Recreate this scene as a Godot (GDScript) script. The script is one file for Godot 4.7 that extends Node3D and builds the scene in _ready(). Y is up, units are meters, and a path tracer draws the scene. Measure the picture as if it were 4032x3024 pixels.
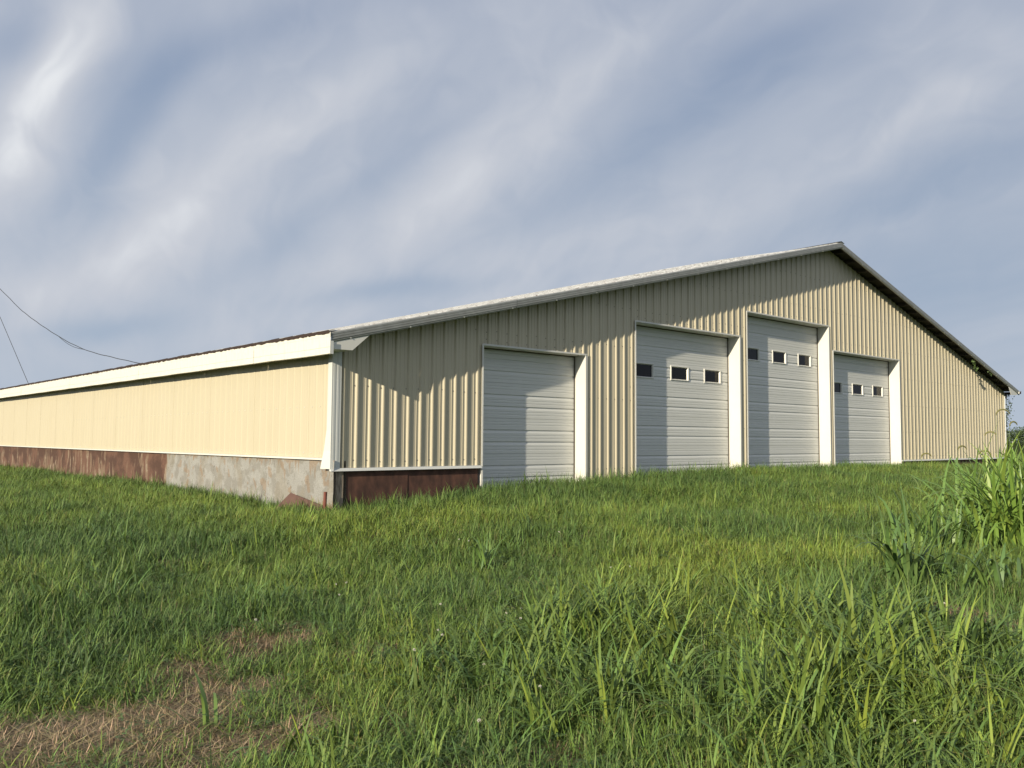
extends Node3D

var rng := RandomNumberGenerator.new()
var taken := {}
var M := {}

# ------------------------------------------------------------------ helpers
func numbered(called: String) -> String:
	var n: int = taken.get(called, 0)
	taken[called] = n + 1
	return called if n == 0 else "%s_%03d" % [called, n]

func thing(called: String, label: String, category: String, at := Vector3.ZERO, group := "", turn := 0.0) -> Node3D:
	var o := Node3D.new()
	o.name = numbered(called)
	add_child(o)
	o.position = at
	o.rotation.y = turn
	o.set_meta("label", label)
	o.set_meta("category", category)
	if group != "":
		o.set_meta("group", group)
	return o

func begin() -> SurfaceTool:
	var s := SurfaceTool.new()
	s.begin(Mesh.PRIMITIVE_TRIANGLES)
	s.set_smooth_group(-1)
	return s

func tri(s: SurfaceTool, a: Vector3, b: Vector3, c: Vector3) -> void:
	s.add_vertex(a)
	s.add_vertex(c)
	s.add_vertex(b)

# corners counter-clockwise as seen from outside
func quad(s: SurfaceTool, a: Vector3, b: Vector3, c: Vector3, d: Vector3) -> void:
	tri(s, a, b, c)
	tri(s, a, c, d)

func quad_uv(s: SurfaceTool, p: Array, uv: Array) -> void:
	for k in [0, 2, 1, 0, 3, 2]:
		s.set_uv(uv[k])
		s.add_vertex(p[k])

func box(s: SurfaceTool, lo: Vector3, hi: Vector3) -> void:
	var p := []
	for k in 8:
		p.append(Vector3(hi.x if k & 1 else lo.x, hi.y if k & 2 else lo.y, hi.z if k & 4 else lo.z))
	quad(s, p[4], p[5], p[7], p[6])
	quad(s, p[1], p[0], p[2], p[3])
	quad(s, p[0], p[4], p[6], p[2])
	quad(s, p[5], p[1], p[3], p[7])
	quad(s, p[6], p[7], p[3], p[2])
	quad(s, p[0], p[1], p[5], p[4])

# closed prism: outline (counter-clockwise from the +n side) pushed back by -n*depth
func slab(s: SurfaceTool, outline: Array, back: Vector3) -> void:
	var n := outline.size()
	for k in range(1, n - 1):
		tri(s, outline[0], outline[k], outline[k + 1])
		tri(s, outline[0] + back, outline[k + 1] + back, outline[k] + back)
	for k in n:
		var a: Vector3 = outline[k]
		var b: Vector3 = outline[(k + 1) % n]
		quad(s, a + back, b + back, b, a)

func tube(s: SurfaceTool, pts: Array, radii: Array, sides := 6) -> void:
	var rings := []
	for i in pts.size():
		var p: Vector3 = pts[i]
		var d: Vector3 = (pts[mini(i + 1, pts.size() - 1)] - pts[maxi(i - 1, 0)]).normalized()
		var u := d.cross(Vector3.UP if absf(d.y) < 0.95 else Vector3.RIGHT).normalized()
		var v := d.cross(u)
		var ring := []
		for k in sides:
			var t := TAU * k / sides
			ring.append(p + (u * cos(t) + v * sin(t)) * radii[i])
		rings.append(ring)
	s.set_smooth_group(0)
	for i in pts.size() - 1:
		for k in sides:
			var k2 := (k + 1) % sides
			quad(s, rings[i][k2], rings[i][k], rings[i + 1][k], rings[i + 1][k2])
	s.set_smooth_group(-1)

func obj(called: String, s: SurfaceTool, m: Material, parent: Node, meta := {}) -> MeshInstance3D:
	s.generate_normals()
	var o := MeshInstance3D.new()
	o.mesh = s.commit()
	o.material_override = m
	o.name = called if parent != self else numbered(called)
	for k in meta:
		o.set_meta(k, meta[k])
	parent.add_child(o, true)
	return o

func put(called: String, mesh: Mesh, m: Material, parent: Node, at: Transform3D) -> MeshInstance3D:
	var o := MeshInstance3D.new()
	o.mesh = mesh
	o.material_override = m
	o.name = called
	o.transform = at
	parent.add_child(o, true)
	return o

func lin(r: float, g: float, b: float) -> Color:
	return Color(r, g, b).linear_to_srgb()

func noise(seed_: int, freq: float, octaves := 4, kind := FastNoiseLite.TYPE_SIMPLEX_SMOOTH) -> FastNoiseLite:
	var n := FastNoiseLite.new()
	n.seed = seed_
	n.frequency = freq
	n.noise_type = kind
	n.fractal_octaves = octaves
	return n

func tex(img: Image) -> ImageTexture:
	img.generate_mipmaps()
	return ImageTexture.create_from_image(img)

func noise_tex(seed_: int, freq: float, lo: Color, hi: Color, size := 512, octaves := 5) -> ImageTexture:
	var src := noise(seed_, freq, octaves).get_seamless_image(size, size)
	var img := Image.create(size, size, false, Image.FORMAT_RGB8)
	for y in size:
		for x in size:
			img.set_pixel(x, y, lo.lerp(hi, src.get_pixel(x, y).r))
	return tex(img)

func grey_tex(seed_: int, freq: float, size := 512, octaves := 5) -> ImageTexture:
	return tex(noise(seed_, freq, octaves).get_seamless_image(size, size))

func mat(albedo: Color, rough: float, metal := 0.0) -> StandardMaterial3D:
	var m := StandardMaterial3D.new()
	m.albedo_color = albedo
	m.roughness = rough
	m.metallic = metal
	return m

func triplanar(m: StandardMaterial3D, t: Texture2D, sc: Vector3) -> StandardMaterial3D:
	m.albedo_texture = t
	m.uv1_triplanar = true
	m.uv1_world_triplanar = true
	m.uv1_scale = sc
	return m

# ------------------------------------------------------------------ terrain
const CP := [[0, -24, -.78], [0, -16, -.72], [0, -8.7, -.66], [0, -3.8, -.66], [0, -1.6, -.74], [0, 0, -.68], [1.2, 0, -.64], [2, 0, -.52], [2.8, 0, -.47], [3.8, 0, -.40], [5.2, 0, -.42], [6.5, 0, -.40], [7.3, 0, -.27], [9.7, 0, -.24], [12, 0, -.28], [14.5, 0, -.27], [18, 0, -.32], [22, 0, -.40], [26.3, 0, -.42], [32, -2, -.5],
	[-6, 11, -1.12], [-3, 8, -1.06], [-5, 6.5, -1.08], [0, 8.5, -1.02], [-2, 4, -.95], [4, 7, -.82], [8, 6, -.65], [14, 4.5, -.5], [22, 4, -.5], [-5, 0, -.92], [-8, -6, -.9], [-5, -14, -.88], [4, 3, -.66], [9, 2.5, -.42], [-12, 4, -1.1], [-10, 14, -1.2], [2, 14, -1.1], [30, 8, -.6], [60, 0, -.5], [60, -60, -.5], [-40, -40, -1], [-40, 30, -1.3], [20, 30, -1], [0, -60, -.8], [60, 40, -.8]]
var bump := noise(11, 0.9, 3)

func ground_at(x: float, z: float) -> float:
	var sw := 0.0
	var s := 0.0
	for c in CP:
		var d: float = (x - c[0]) * (x - c[0]) + (z - c[1]) * (z - c[1])
		var w := 1.0 / pow(d + 0.6, 1.6)
		sw += w
		s += w * c[2]
	return s / sw + bump.get_noise_2d(x, z) * 0.035

const GX0 := -16.0
const GZ0 := -32.0
const GSTEP := 0.25
const GNX := 220
const GNZ := 190
var gcache := PackedFloat32Array()

func ground(x: float, z: float) -> float:
	var u := (x - GX0) / GSTEP
	var v := (z - GZ0) / GSTEP
	var i := int(floor(u))
	var j := int(floor(v))
	if i < 0 or j < 0 or i >= GNX - 1 or j >= GNZ - 1:
		return ground_at(x, z)
	u -= i
	v -= j
	var a := lerpf(gcache[j * GNX + i], gcache[j * GNX + i + 1], u)
	var b := lerpf(gcache[(j + 1) * GNX + i], gcache[(j + 1) * GNX + i + 1], u)
	return lerpf(a, b, v)

# bare or straw-covered spots: x, z, radius x, radius z, how bare
const STRAW := [[-4.5, 6.3, 0.66, 0.42, 1.0], [-5.0, 6.2, 0.6, 0.42, 0.95], [-3.45, 5.35, 0.40, 0.38, 1.0], [-4.05, 5.6, 0.34, 0.28, 0.9], [-4.35, 6.9, 0.6, 0.28, 0.95], [-3.07, 2.25, 0.28, 0.2, 0.65], [-3.65, 4.0, 0.35, 0.2, 0.5], [-3.12, 8.02, 0.15, 0.11, 0.75], [-5.3, 6.75, 0.6, 0.36, 0.9], [-4.0, 6.1, 0.42, 0.32, 0.95], [-3.0, 6.0, 0.24, 0.13, 0.65], [-3.4, 7.15, 0.26, 0.15, 0.6]]
const DIRT := [[1.2, 8.04, 0.46, 0.30, 1.0], [0.9, 8.42, 0.46, 0.26, 1.0], [-3.4, 5.3, 0.18, 0.2, 0.7]]
# x, z, radius x, radius z, tone (+ yellow, - blue green), height factor added
const TONE := [[0.5, 5.6, 1.6, 1.0, 0.75, -0.1], [1.4, 2.6, 2.6, 1.0, 0.4, 0.0], [-0.9, -2.4, 1.0, 3.0, 0.55, 0.0], [-0.8, 1.8, 1.2, 1.2, 0.45, 0.0], [1.9, 5.9, 1.3, 0.7, 0.5, 0.0], [-3.3, -0.2, 1.3, 1.2, -0.6, 0.35], [-2.75, 2.1, 0.7, 0.5, -0.45, 0.35], [-1.3, 6.5, 0.6, 0.4, -0.55, 0.6], [3.9, 0.6, 2.4, 0.7, -0.5, 0.45], [-1.6, 5.0, 1.4, 0.7, -0.45, -0.2], [9.5, 1.2, 4.0, 0.9, -0.3, 0.15], [7.0, 4.5, 3.0, 1.2, 0.25, 0.0], [-0.6, 8.4, 1.3, 0.9, 0.05, 0.55], [-1.6, 8.2, 1.2, 0.9, 0.3, 0.55], [-2.4, 7.3, 0.9, 0.8, 0.1, 0.35], [0.5, 7.2, 1.3, 0.8, 0.0, 0.3], [-5.0, 3.6, 0.8, 1.0, 0.15, 0.25], [-3.2, 8.4, 0.9, 0.6, -0.3, 0.0], [3.5, 7.2, 1.5, 1.0, 0.1, 0.3], [1.8, 7.6, 1.0, 0.6, -0.4, 0.15], [0.8, 8.55, 0.8, 0.35, -0.2, -0.45], [-4.5, 6.6, 1.4, 0.9, -0.1, -0.35]]
var veg_noise := noise(5, 0.55, 3)
var veg_fine := noise(6, 2.4, 3)
var tone_noise := noise(8, 0.33, 3)

func bell(c, x: float, z: float) -> float:
	var a: float = (x - c[0]) / c[2]
	var b: float = (z - c[1]) / c[3]
	var d := a * a + b * b
	return exp(-d) if d < 6.0 else 0.0

func bare(x: float, z: float) -> Vector2:   # straw, dirt
	var f := veg_fine.get_noise_2d(x, z)
	var s := 0.0
	for c in STRAW:
		s = maxf(s, bell(c, x, z) * c[4])
	var d := 0.0
	for c in DIRT:
		d = maxf(d, bell(c, x, z) * c[4])
	s = smoothstep(0.34, 0.72, s + f * 0.62)
	d = smoothstep(0.35, 0.6, d + f * 0.3)
	return Vector2(s, d)

func tone(x: float, z: float) -> Vector2:    # tone -1..1, height factor
	var t := tone_noise.get_noise_2d(x, z) * 0.75 + veg_noise.get_noise_2d(x * 2.0, z * 2.0) * 0.35 + 0.12
	var h := 1.0 + veg_noise.get_noise_2d(x + 40.0, z) * 0.35
	for c in TONE:
		var b := bell(c, x, z)
		t += b * c[4]
		h += b * c[5]
	return Vector2(clampf(t, -1.0, 1.0), clampf(h, 0.45, 2.2))

func indoors(x: float, z: float, pad := 0.0) -> bool:
	return x > -pad and x < 26.35 + pad and z < pad and z > -27.0

# ------------------------------------------------------------------ roof and wall lines
const RIDGE_X := 14.26
const RIDGE_Y := 5.51
const SL := 0.2475
const SR := 0.266
const OVER := 0.40

func rake_y(x: float) -> float:          # top line of the rake trim at the gable
	return RIDGE_Y - (SL * (RIDGE_X - x) if x < RIDGE_X else SR * (x - RIDGE_X))

func eave_lift(z: float) -> float:
	var d := maxf(0.0, OVER - z)
	return 0.012 * (1.0 - exp(-d / 2.0)) + 0.0043 * d

func sheet_y(x: float, z: float) -> float:   # roof sheet, which rises a little behind the gable edge
	var a := 0.085 * smoothstep(5.0, 9.0, x) * (1.0 - 0.75 * smoothstep(11.0, 14.2, x)) if x < RIDGE_X else 0.0
	return rake_y(x) + eave_lift(z) + a * smoothstep(0.25, -1.3, z) + 0.004

func base_left(z: float) -> float:
	return lerpf(0.146, 0.064, clampf(-z / 24.5, 0.0, 1.2))

const DOORS := [
	{"l": 2.795, "r": 5.24, "top": 2.005, "foot": -0.437, "n": 4, "win": -1, "z": -0.255, "label": "narrow white overhead door without windows beside the rusty plinth"},
	{"l": 6.675, "r": 10.23, "top": 2.78, "foot": -0.30, "n": 5, "win": 3, "z": -0.285, "label": "white overhead door with three small windows, left of the tallest door"},
	{"l": 10.54, "r": 14.205, "top": 3.38, "foot": -0.30, "n": 6, "win": 4, "z": -0.285, "label": "tallest white overhead door under the ridge"},
	{"l": 14.437, "r": 18.18, "top": 2.763, "foot": -0.30, "n": 5, "win": 3, "z": -0.285, "label": "white overhead door with three small windows, between tallest door and plain wall"}]

func front_bottom(x: float) -> float:
	for d in DOORS:
		if x > d.l and x < d.r:
			return d.top
	if x < DOORS[0].l:
		return 0.0
	return -0.6 if x < DOORS[3].r else -0.085

# ------------------------------------------------------------------ sheet metal profile
const RIB := [[-0.033, 0.0], [-0.021, 0.014], [-0.009, 0.0235], [0.009, 0.0235], [0.021, 0.014], [0.033, 0.0], [0.066, 0.0], [0.071, 0.0045], [0.081, 0.0045], [0.086, 0.0], [0.1426, 0.0], [0.1476, 0.0045], [0.1576, 0.0045], [0.1626, 0.0]]

func rib_points(first: float, pitch: float, u0: float, u1: float) -> Array:
	var k := pitch / 0.2286
	var all := []
	for i in range(-1, 7):
		for r in RIB:
			all.append(Vector2(first + i * pitch + r[0] * k, r[1]))
	var out := []
	for i in all.size() - 1:
		var a: Vector2 = all[i]
		var b: Vector2 = all[i + 1]
		if a.x <= u0 and b.x > u0:
			out.append(a.lerp(b, (u0 - a.x) / (b.x - a.x)))
		if a.x > u0 and a.x < u1:
			out.append(a)
		if a.x < u1 and b.x >= u1:
			out.append(a.lerp(b, (u1 - a.x) / (b.x - a.x)))
			break
	return out

func with_cuts(pts: Array, cuts: Array) -> Array:
	var out := pts.duplicate()
	for c in cuts:
		for i in out.size() - 1:
			if out[i].x < c - 1e-4 and out[i + 1].x > c + 1e-4:
				out.insert(i + 1, out[i].lerp(out[i + 1], (c - out[i].x) / (out[i + 1].x - out[i].x)))
				break
	return out

# ------------------------------------------------------------------ scene
func _ready() -> void:
	rng.seed = 7
	make_camera_and_light()
	gcache.resize(GNX * GNZ)
	for j in GNZ:
		for i in GNX:
			gcache[j * GNX + i] = ground_at(GX0 + i * GSTEP, GZ0 + j * GSTEP)
	make_materials()
	make_ground()
	make_barn()
	make_yard_things()
	make_far()
	make_grass()
	make_clumps()

func make_camera_and_light() -> void:
	var cam := Camera3D.new()
	cam.name = "camera"
	cam.position = Vector3(-6.0238, 0.4546, 10.9348)
	cam.rotation_order = EULER_ORDER_YXZ
	cam.rotation = Vector3(0.0643, -0.7141, 0.0074)
	cam.fov = 49.17
	cam.near = 0.05
	cam.far = 4000.0
	add_child(cam)
	cam.current = true
	var sun := DirectionalLight3D.new()
	sun.name = "sun"
	add_child(sun)
	sun.look_at_from_position(Vector3.ZERO, Vector3(4.2, -1.41, -1.0), Vector3.UP)
	sun.light_energy = 1.6
	sun.light_color = Color(1.0, 0.95, 0.85)
	sun.light_angular_distance = 0.6
	sun.shadow_enabled = true
	var env := Environment.new()
	env.background_mode = Environment.BG_SKY
	env.tonemap_mode = Environment.TONE_MAPPER_LINEAR
	env.tonemap_exposure = 1.25
	env.background_energy_multiplier = 0.8
	env.sdfgi_enabled = true
	env.ssao_enabled = true
	env.ssil_enabled = true
	var sky := Sky.new()
	var pano := PanoramaSkyMaterial.new()
	pano.panorama = make_sky()
	sky.sky_material = pano
	env.sky = sky
	var we := WorldEnvironment.new()
	we.environment = env
	add_child(we)

# cirrus: x, y of the streak's centre seen from the yard, half length, half width, slope (degrees), strength
const CIRRUS := [[400, 480, 800, 260, 15, 0.22], [2050, 350, 600, 420, 10, -0.22], [40, 220, 190, 75, 64, 1.75], [130, 50, 150, 75, 60, 0.7], [0, 70, 70, 60, 40, -0.5], [50, 360, 150, 70, 45, 0.45], [230, 330, 200, 80, 62, -0.75], [330, 150, 170, 80, 48, -0.55], [560, 30, 330, 60, 22, -0.45], [470, 380, 420, 62, 37, 0.65], [580, 260, 150, 60, 30, 0.35], [800, 150, 300, 80, 28, 0.25], [300, 560, 230, 60, 25, 0.35], [1200, 210, 420, 55, 40, 0.55], [1010, 400, 330, 60, 36, 0.25], [860, 330, 240, 30, 38, -0.3], [870, 620, 210, 30, 10, -0.6], [620, 520, 260, 45, 30, -0.35], [1800, 300, 620, 70, 27, 0.35], [1520, 210, 420, 65, 34, -0.5], [2120, 110, 240, 80, 32, 0.35], [1750, 60, 320, 70, 20, -0.45], [2120, 330, 280, 60, 20, -0.35], [2000, 600, 300, 80, 12, -0.35], [230, 720, 190, 36, 6, -0.55], [60, 640, 150, 45, 12, 0.2], [1100, 560, 330, 55, 22, 0.35]]

func make_sky() -> ImageTexture:
	var w := 3072
	var h := 1536
	var right := Vector3(0.756, 0, 0.655)
	var fwd := Vector3(0.655, 0, -0.756)
	var s_axis := (right * 0.80 + Vector3.UP * 0.52 - fwd * 0.25).normalized()
	var t_axis := s_axis.cross(fwd).normalized()
	var w_axis := s_axis.cross(t_axis)
	var n1 := noise(21, 1.0, 4)
	var n2 := noise(22, 1.0, 6)
	n2.fractal_gain = 0.58
	var n3 := noise(23, 1.0, 4)
	var data := PackedFloat32Array()
	data.resize(w * h * 3)
	var blue_hi := Vector3(0.262, 0.330, 0.468)
	var blue_lo := Vector3(0.345, 0.462, 0.592)
	var cloud := Vector3(0.570, 0.600, 0.665)
	var bright := Vector3(0.80, 0.82, 0.85)
	for y in h:
		var el := PI * 0.5 - (y + 0.5) / h * PI
		for x in w:
			var k := (y * w + x) * 3
			if el < -0.03:
				data[k] = 0.17
				data[k + 1] = 0.19
				data[k + 2] = 0.14
				continue
			var az := (x + 0.5) / w * TAU
			var d := Vector3(sin(az) * cos(el), sin(el), -cos(az) * cos(el))
			var p := Vector3(d.dot(s_axis), d.dot(t_axis), d.dot(w_axis))
			var warp := n3.get_noise_3d(d.x * 2.4, d.y * 2.4, d.z * 2.4)
			# fibres of a high thin deck, drawn out along the wind and closer together towards the horizon
			var deck := 1.0 / (maxf(d.y, 0.0) + 0.16)
			var ax := d.x * deck * 0.85 + d.z * deck * 0.30 + warp * 0.45
			var ay := -d.z * deck * 0.85 + d.x * deck * 0.30
			var fibre := n2.get_noise_2d(ax * 2.0, ay * 0.26 + warp * 0.3)
			var veil := n1.get_noise_3d(p.x * 1.3, (p.y + warp * 0.12) * 4.6, (p.z + warp * 0.12) * 3.0)
			var curl := n2.get_noise_3d(p.x * 5.0 + warp * 2.0, p.y * 9.0 + warp * 1.5, p.z * 8.0)
			var dens := 0.54 + 0.18 * veil + 0.26 * fibre + 0.10 * curl
			var thread := n2.get_noise_3d(p.x * 7.0 + warp * 2.0 + 50.0, p.y * 26.0 + warp * 4.0 + curl * 1.5, p.z * 18.0)
			dens += 0.22 * thread * smoothstep(0.15, 0.75, dens) * (0.5 + 0.9 * n3.get_noise_3d(d.x * 3.0 + 7.0, d.y * 4.0, d.z * 3.0))
			var f := d.dot(fwd)
			if f > 0.25:
				var gx := 1106.0 + 1813.0 * d.dot(right) / f + warp * 45.0 + curl * 30.0
				var gy := 940.0 - 1813.0 * d.y / f + warp * 35.0 - curl * 26.0
				for c in CIRRUS:
					var a := deg_to_rad(c[4])
					var dx: float = gx - c[0]
					var dy: float = c[1] - gy
					var u: float = (dx * cos(a) + dy * sin(a)) / c[2]
					var v: float = (dy * cos(a) - dx * sin(a)) / c[3]
					var e := u * u + v * v
					if e < 5.0:
						dens += c[5] * 0.62 * exp(-e) * (1.0 + curl * 0.6 + fibre * 0.5)
			var low := clampf(el / 0.5, 0.0, 1.0)
			dens = lerpf(0.42, dens, smoothstep(-0.02, 0.12, el))
			var base := blue_lo.lerp(blue_hi, pow(low, 0.6))
			var c3 := base.lerp(cloud, smoothstep(-0.25, 1.20, dens))
			c3 = c3.lerp(bright, smoothstep(0.95, 2.0, dens))
			data[k] = c3.x
			data[k + 1] = c3.y
			data[k + 2] = c3.z
	var img := Image.create_from_data(w, h, false, Image.FORMAT_RGBF, data.to_byte_array())
	return ImageTexture.create_from_image(img)

func make_materials() -> void:
	var film := noise_tex(31, 0.012, Color(0.984, 0.984, 0.98), Color(1.0, 1.0, 1.0), 512, 5)
	M.cream = triplanar(mat(lin(0.515, 0.462, 0.338), 0.42), film, Vector3(0.35, 0.12, 0.35))
	M.cream_b = triplanar(mat(lin(0.509, 0.456, 0.334), 0.45), film, Vector3(0.35, 0.12, 0.35))
	M.white = triplanar(mat(lin(0.66, 0.65, 0.605), 0.45), film, Vector3(0.4, 0.2, 0.4))
	M.door = triplanar(mat(lin(0.60, 0.605, 0.58), 0.4), film, Vector3(0.3, 0.8, 0.3))
	M.trim = triplanar(mat(lin(0.58, 0.59, 0.57), 0.42), film, Vector3(0.5, 0.3, 0.5))
	M.rake = triplanar(mat(lin(0.33, 0.335, 0.32), 0.4, 0.25), noise_tex(32, 0.02, Color(0.85, 0.85, 0.84), Color(1, 1, 1)), Vector3(0.5, 0.5, 0.5))
	M.fascia = triplanar(mat(lin(0.68, 0.67, 0.62), 0.5), streaks(33), Vector3(0.9, 0.9, 0.9))
	M.seal = mat(lin(0.09, 0.075, 0.06), 0.8)
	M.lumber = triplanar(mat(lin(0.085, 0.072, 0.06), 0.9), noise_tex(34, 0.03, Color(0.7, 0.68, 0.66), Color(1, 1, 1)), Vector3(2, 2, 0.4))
	M.post = triplanar(mat(lin(0.46, 0.39, 0.30), 0.9), noise_tex(35, 0.03, Color(0.55, 0.52, 0.5), Color(1, 1, 1)), Vector3(3, 0.35, 3))
	M.roof = triplanar(mat(Color.WHITE, 0.5, 0.1), roof_tex(), Vector3(0.5, 0.5, 0.5))
	M.rust = triplanar(mat(Color.WHITE, 0.85), noise_tex(37, 0.02, lin(0.045, 0.022, 0.016), lin(0.15, 0.068, 0.045)), Vector3(0.55, 0.28, 0.55))
	M.rust_edge = triplanar(mat(Color.WHITE, 0.95), noise_tex(38, 0.06, lin(0.018, 0.012, 0.010), lin(0.06, 0.034, 0.026)), Vector3(2, 2, 2))
	M.plate = triplanar(mat(Color.WHITE, 0.8), noise_tex(39, 0.015, lin(0.085, 0.045, 0.037), lin(0.135, 0.072, 0.055)), Vector3(1, 1, 1))
	M.stake = mat(lin(0.16, 0.045, 0.03), 0.7)
	M.glass = mat(Color(0.04, 0.045, 0.055, 0.7), 0.03)
	M.glass.metallic_specular = 0.3
	M.glass.transparency = BaseMaterial3D.TRANSPARENCY_ALPHA
	M.cable = mat(lin(0.03, 0.032, 0.036), 0.6)
	M.screw = mat(lin(0.20, 0.19, 0.17), 0.5, 0.4)
	M.concrete = mat(lin(0.86, 0.86, 0.86), 0.9)
	M.concrete.albedo_texture = concrete_tex()
	M.stained = mat(Color.WHITE, 0.9)
	M.stained.albedo_texture = stained_tex()

# faint upright water marks of the fascia's paint
func streaks(seed_: int) -> ImageTexture:
	var n := noise(seed_, 0.02, 4)
	var img := Image.create(512, 256, false, Image.FORMAT_RGB8)
	for y in 256:
		for x in 512:
			var a := n.get_noise_2d(x * 3.0, y * 0.3)
			var b := n.get_noise_2d(x * 0.8 + 900.0, y * 0.8)
			var v := 1.0 - 0.07 * smoothstep(0.15, 0.5, a) - 0.03 * smoothstep(0.0, 0.5, b)
			img.set_pixel(x, y, Color(v, v * 0.995, v * 0.98))
	return tex(img)

# grey galvanised sheet with what is left of its white paint and some rust
func roof_tex() -> ImageTexture:
	var n := noise(36, 0.012, 5)
	var img := Image.create(512, 512, false, Image.FORMAT_RGB8)
	for y in 512:
		for x in 512:
			var a := n.get_noise_2d(x, y * 2.0)
			var b := n.get_noise_2d(x * 2.5 + 700.0, y * 2.5)
			var c := lin(0.42, 0.42, 0.40).lerp(lin(0.78, 0.77, 0.73), smoothstep(-0.05, 0.08, a))
			c = c.lerp(lin(0.16, 0.10, 0.07), smoothstep(0.30, 0.42, b))
			img.set_pixel(x, y, c)
	return tex(img)

# 7.0 m by 1.0 m of whitewashed concrete; u runs from the corner back, v from top to bottom
func concrete_tex() -> ImageTexture:
	var n := noise(41, 0.010, 5)
	var m := noise(42, 0.030, 4)
	var img := Image.create(1400, 200, false, Image.FORMAT_RGB8)
	for y in 200:
		for x in 1400:
			var a := n.get_noise_2d(x * 1.0, y * 1.4)
			var b := m.get_noise_2d(x, y * 0.7)
			var c := lin(0.248, 0.240, 0.220).lerp(lin(0.308, 0.304, 0.288), smoothstep(-0.12, 0.12, a + b * 0.3))
			c = c.lerp(lin(0.384, 0.380, 0.360), smoothstep(0.14, 0.2, n.get_noise_2d(x * 1.7 + 400.0, y * 1.3)) * 0.3)
			c = c.lerp(lin(0.248, 0.216, 0.164), smoothstep(0.05, 0.35, n.get_noise_2d(x * 0.7 + 3000.0, y * 0.5)) * 0.38)
			# rust running down from the flashing, in drips of different length
			var drip := 5.0 + 80.0 * maxf(0.0, m.get_noise_2d(x * 0.9 + 77.0, 5.0)) + 30.0 * maxf(0.0, m.get_noise_2d(x * 0.25, 40.0))
			drip *= 1.25 - 0.8 * smoothstep(100.0, 900.0, x)
			var edge := m.get_noise_2d(x * 2.0, y * 0.8 + 300.0)
			c = c.lerp(lin(0.208, 0.100, 0.040), smoothstep(0.9, 0.45, y / maxf(drip, 1.0) + edge * 0.5) * 0.34)
			# patches of rust
			var patch := n.get_noise_2d(x * 1.3 + 5000.0, y * 1.0 + 50.0) + b * 0.25
			c = c.lerp(lin(0.240, 0.132, 0.064), smoothstep(0.33, 0.39, patch) * 0.34)
			var foot := smoothstep(108.0, 135.0, y + edge * 30.0) * smoothstep(330.0, 200.0, x + edge * 60.0)
			c = c.lerp(lin(0.232, 0.144, 0.072).lerp(lin(0.288, 0.240, 0.168), smoothstep(-0.2, 0.3, b)), foot * 0.8)
			# cracks
			var crack := absf(n.get_noise_2d(x * 1.1 + 9000.0, y * 0.9 + 60.0))
			if crack < 0.007 and m.get_noise_2d(x * 0.4, y * 0.4 + 800.0) > 0.12:
				c = lin(0.104, 0.088, 0.068)
			var g := 1.0 + 0.10 * m.get_noise_2d(x * 6.0, y * 6.0)
			img.set_pixel(x, y, Color(c.r * g, c.g * g, c.b * g))
	return tex(img)

# 20 m by 1.0 m of brown stained concrete
func stained_tex() -> ImageTexture:
	var n := noise(43, 0.008, 5)
	var m := noise(44, 0.03, 4)
	var img := Image.create(1800, 128, false, Image.FORMAT_RGB8)
	for y in 128:
		for x in 1800:
			var a := n.get_noise_2d(x * 1.2, y * 1.2)
			var b := m.get_noise_2d(x * 1.4, y * 0.35)
			var c := lin(0.068, 0.034, 0.023).lerp(lin(0.120, 0.062, 0.042), smoothstep(-0.2, 0.3, a))
			var pale := smoothstep(0.02, 0.30, b + 0.55 * (y / 128.0) - 0.22 + n.get_noise_2d(x * 0.5 + 2000.0, 9.0) * 0.7)
			c = c.lerp(lin(0.200, 0.148, 0.100), pale * 0.7)
			c = c.lerp(lin(0.272, 0.224, 0.168), smoothstep(0.22, 0.3, m.get_noise_2d(x * 1.1 + 500.0, y * 0.5)) * 0.6 * pale)
			var g := 1.0 + 0.12 * m.get_noise_2d(x * 6.0, y * 6.0)
			img.set_pixel(x, y, Color(c.r * g, c.g * g, c.b * g))
	return tex(img)

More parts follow.
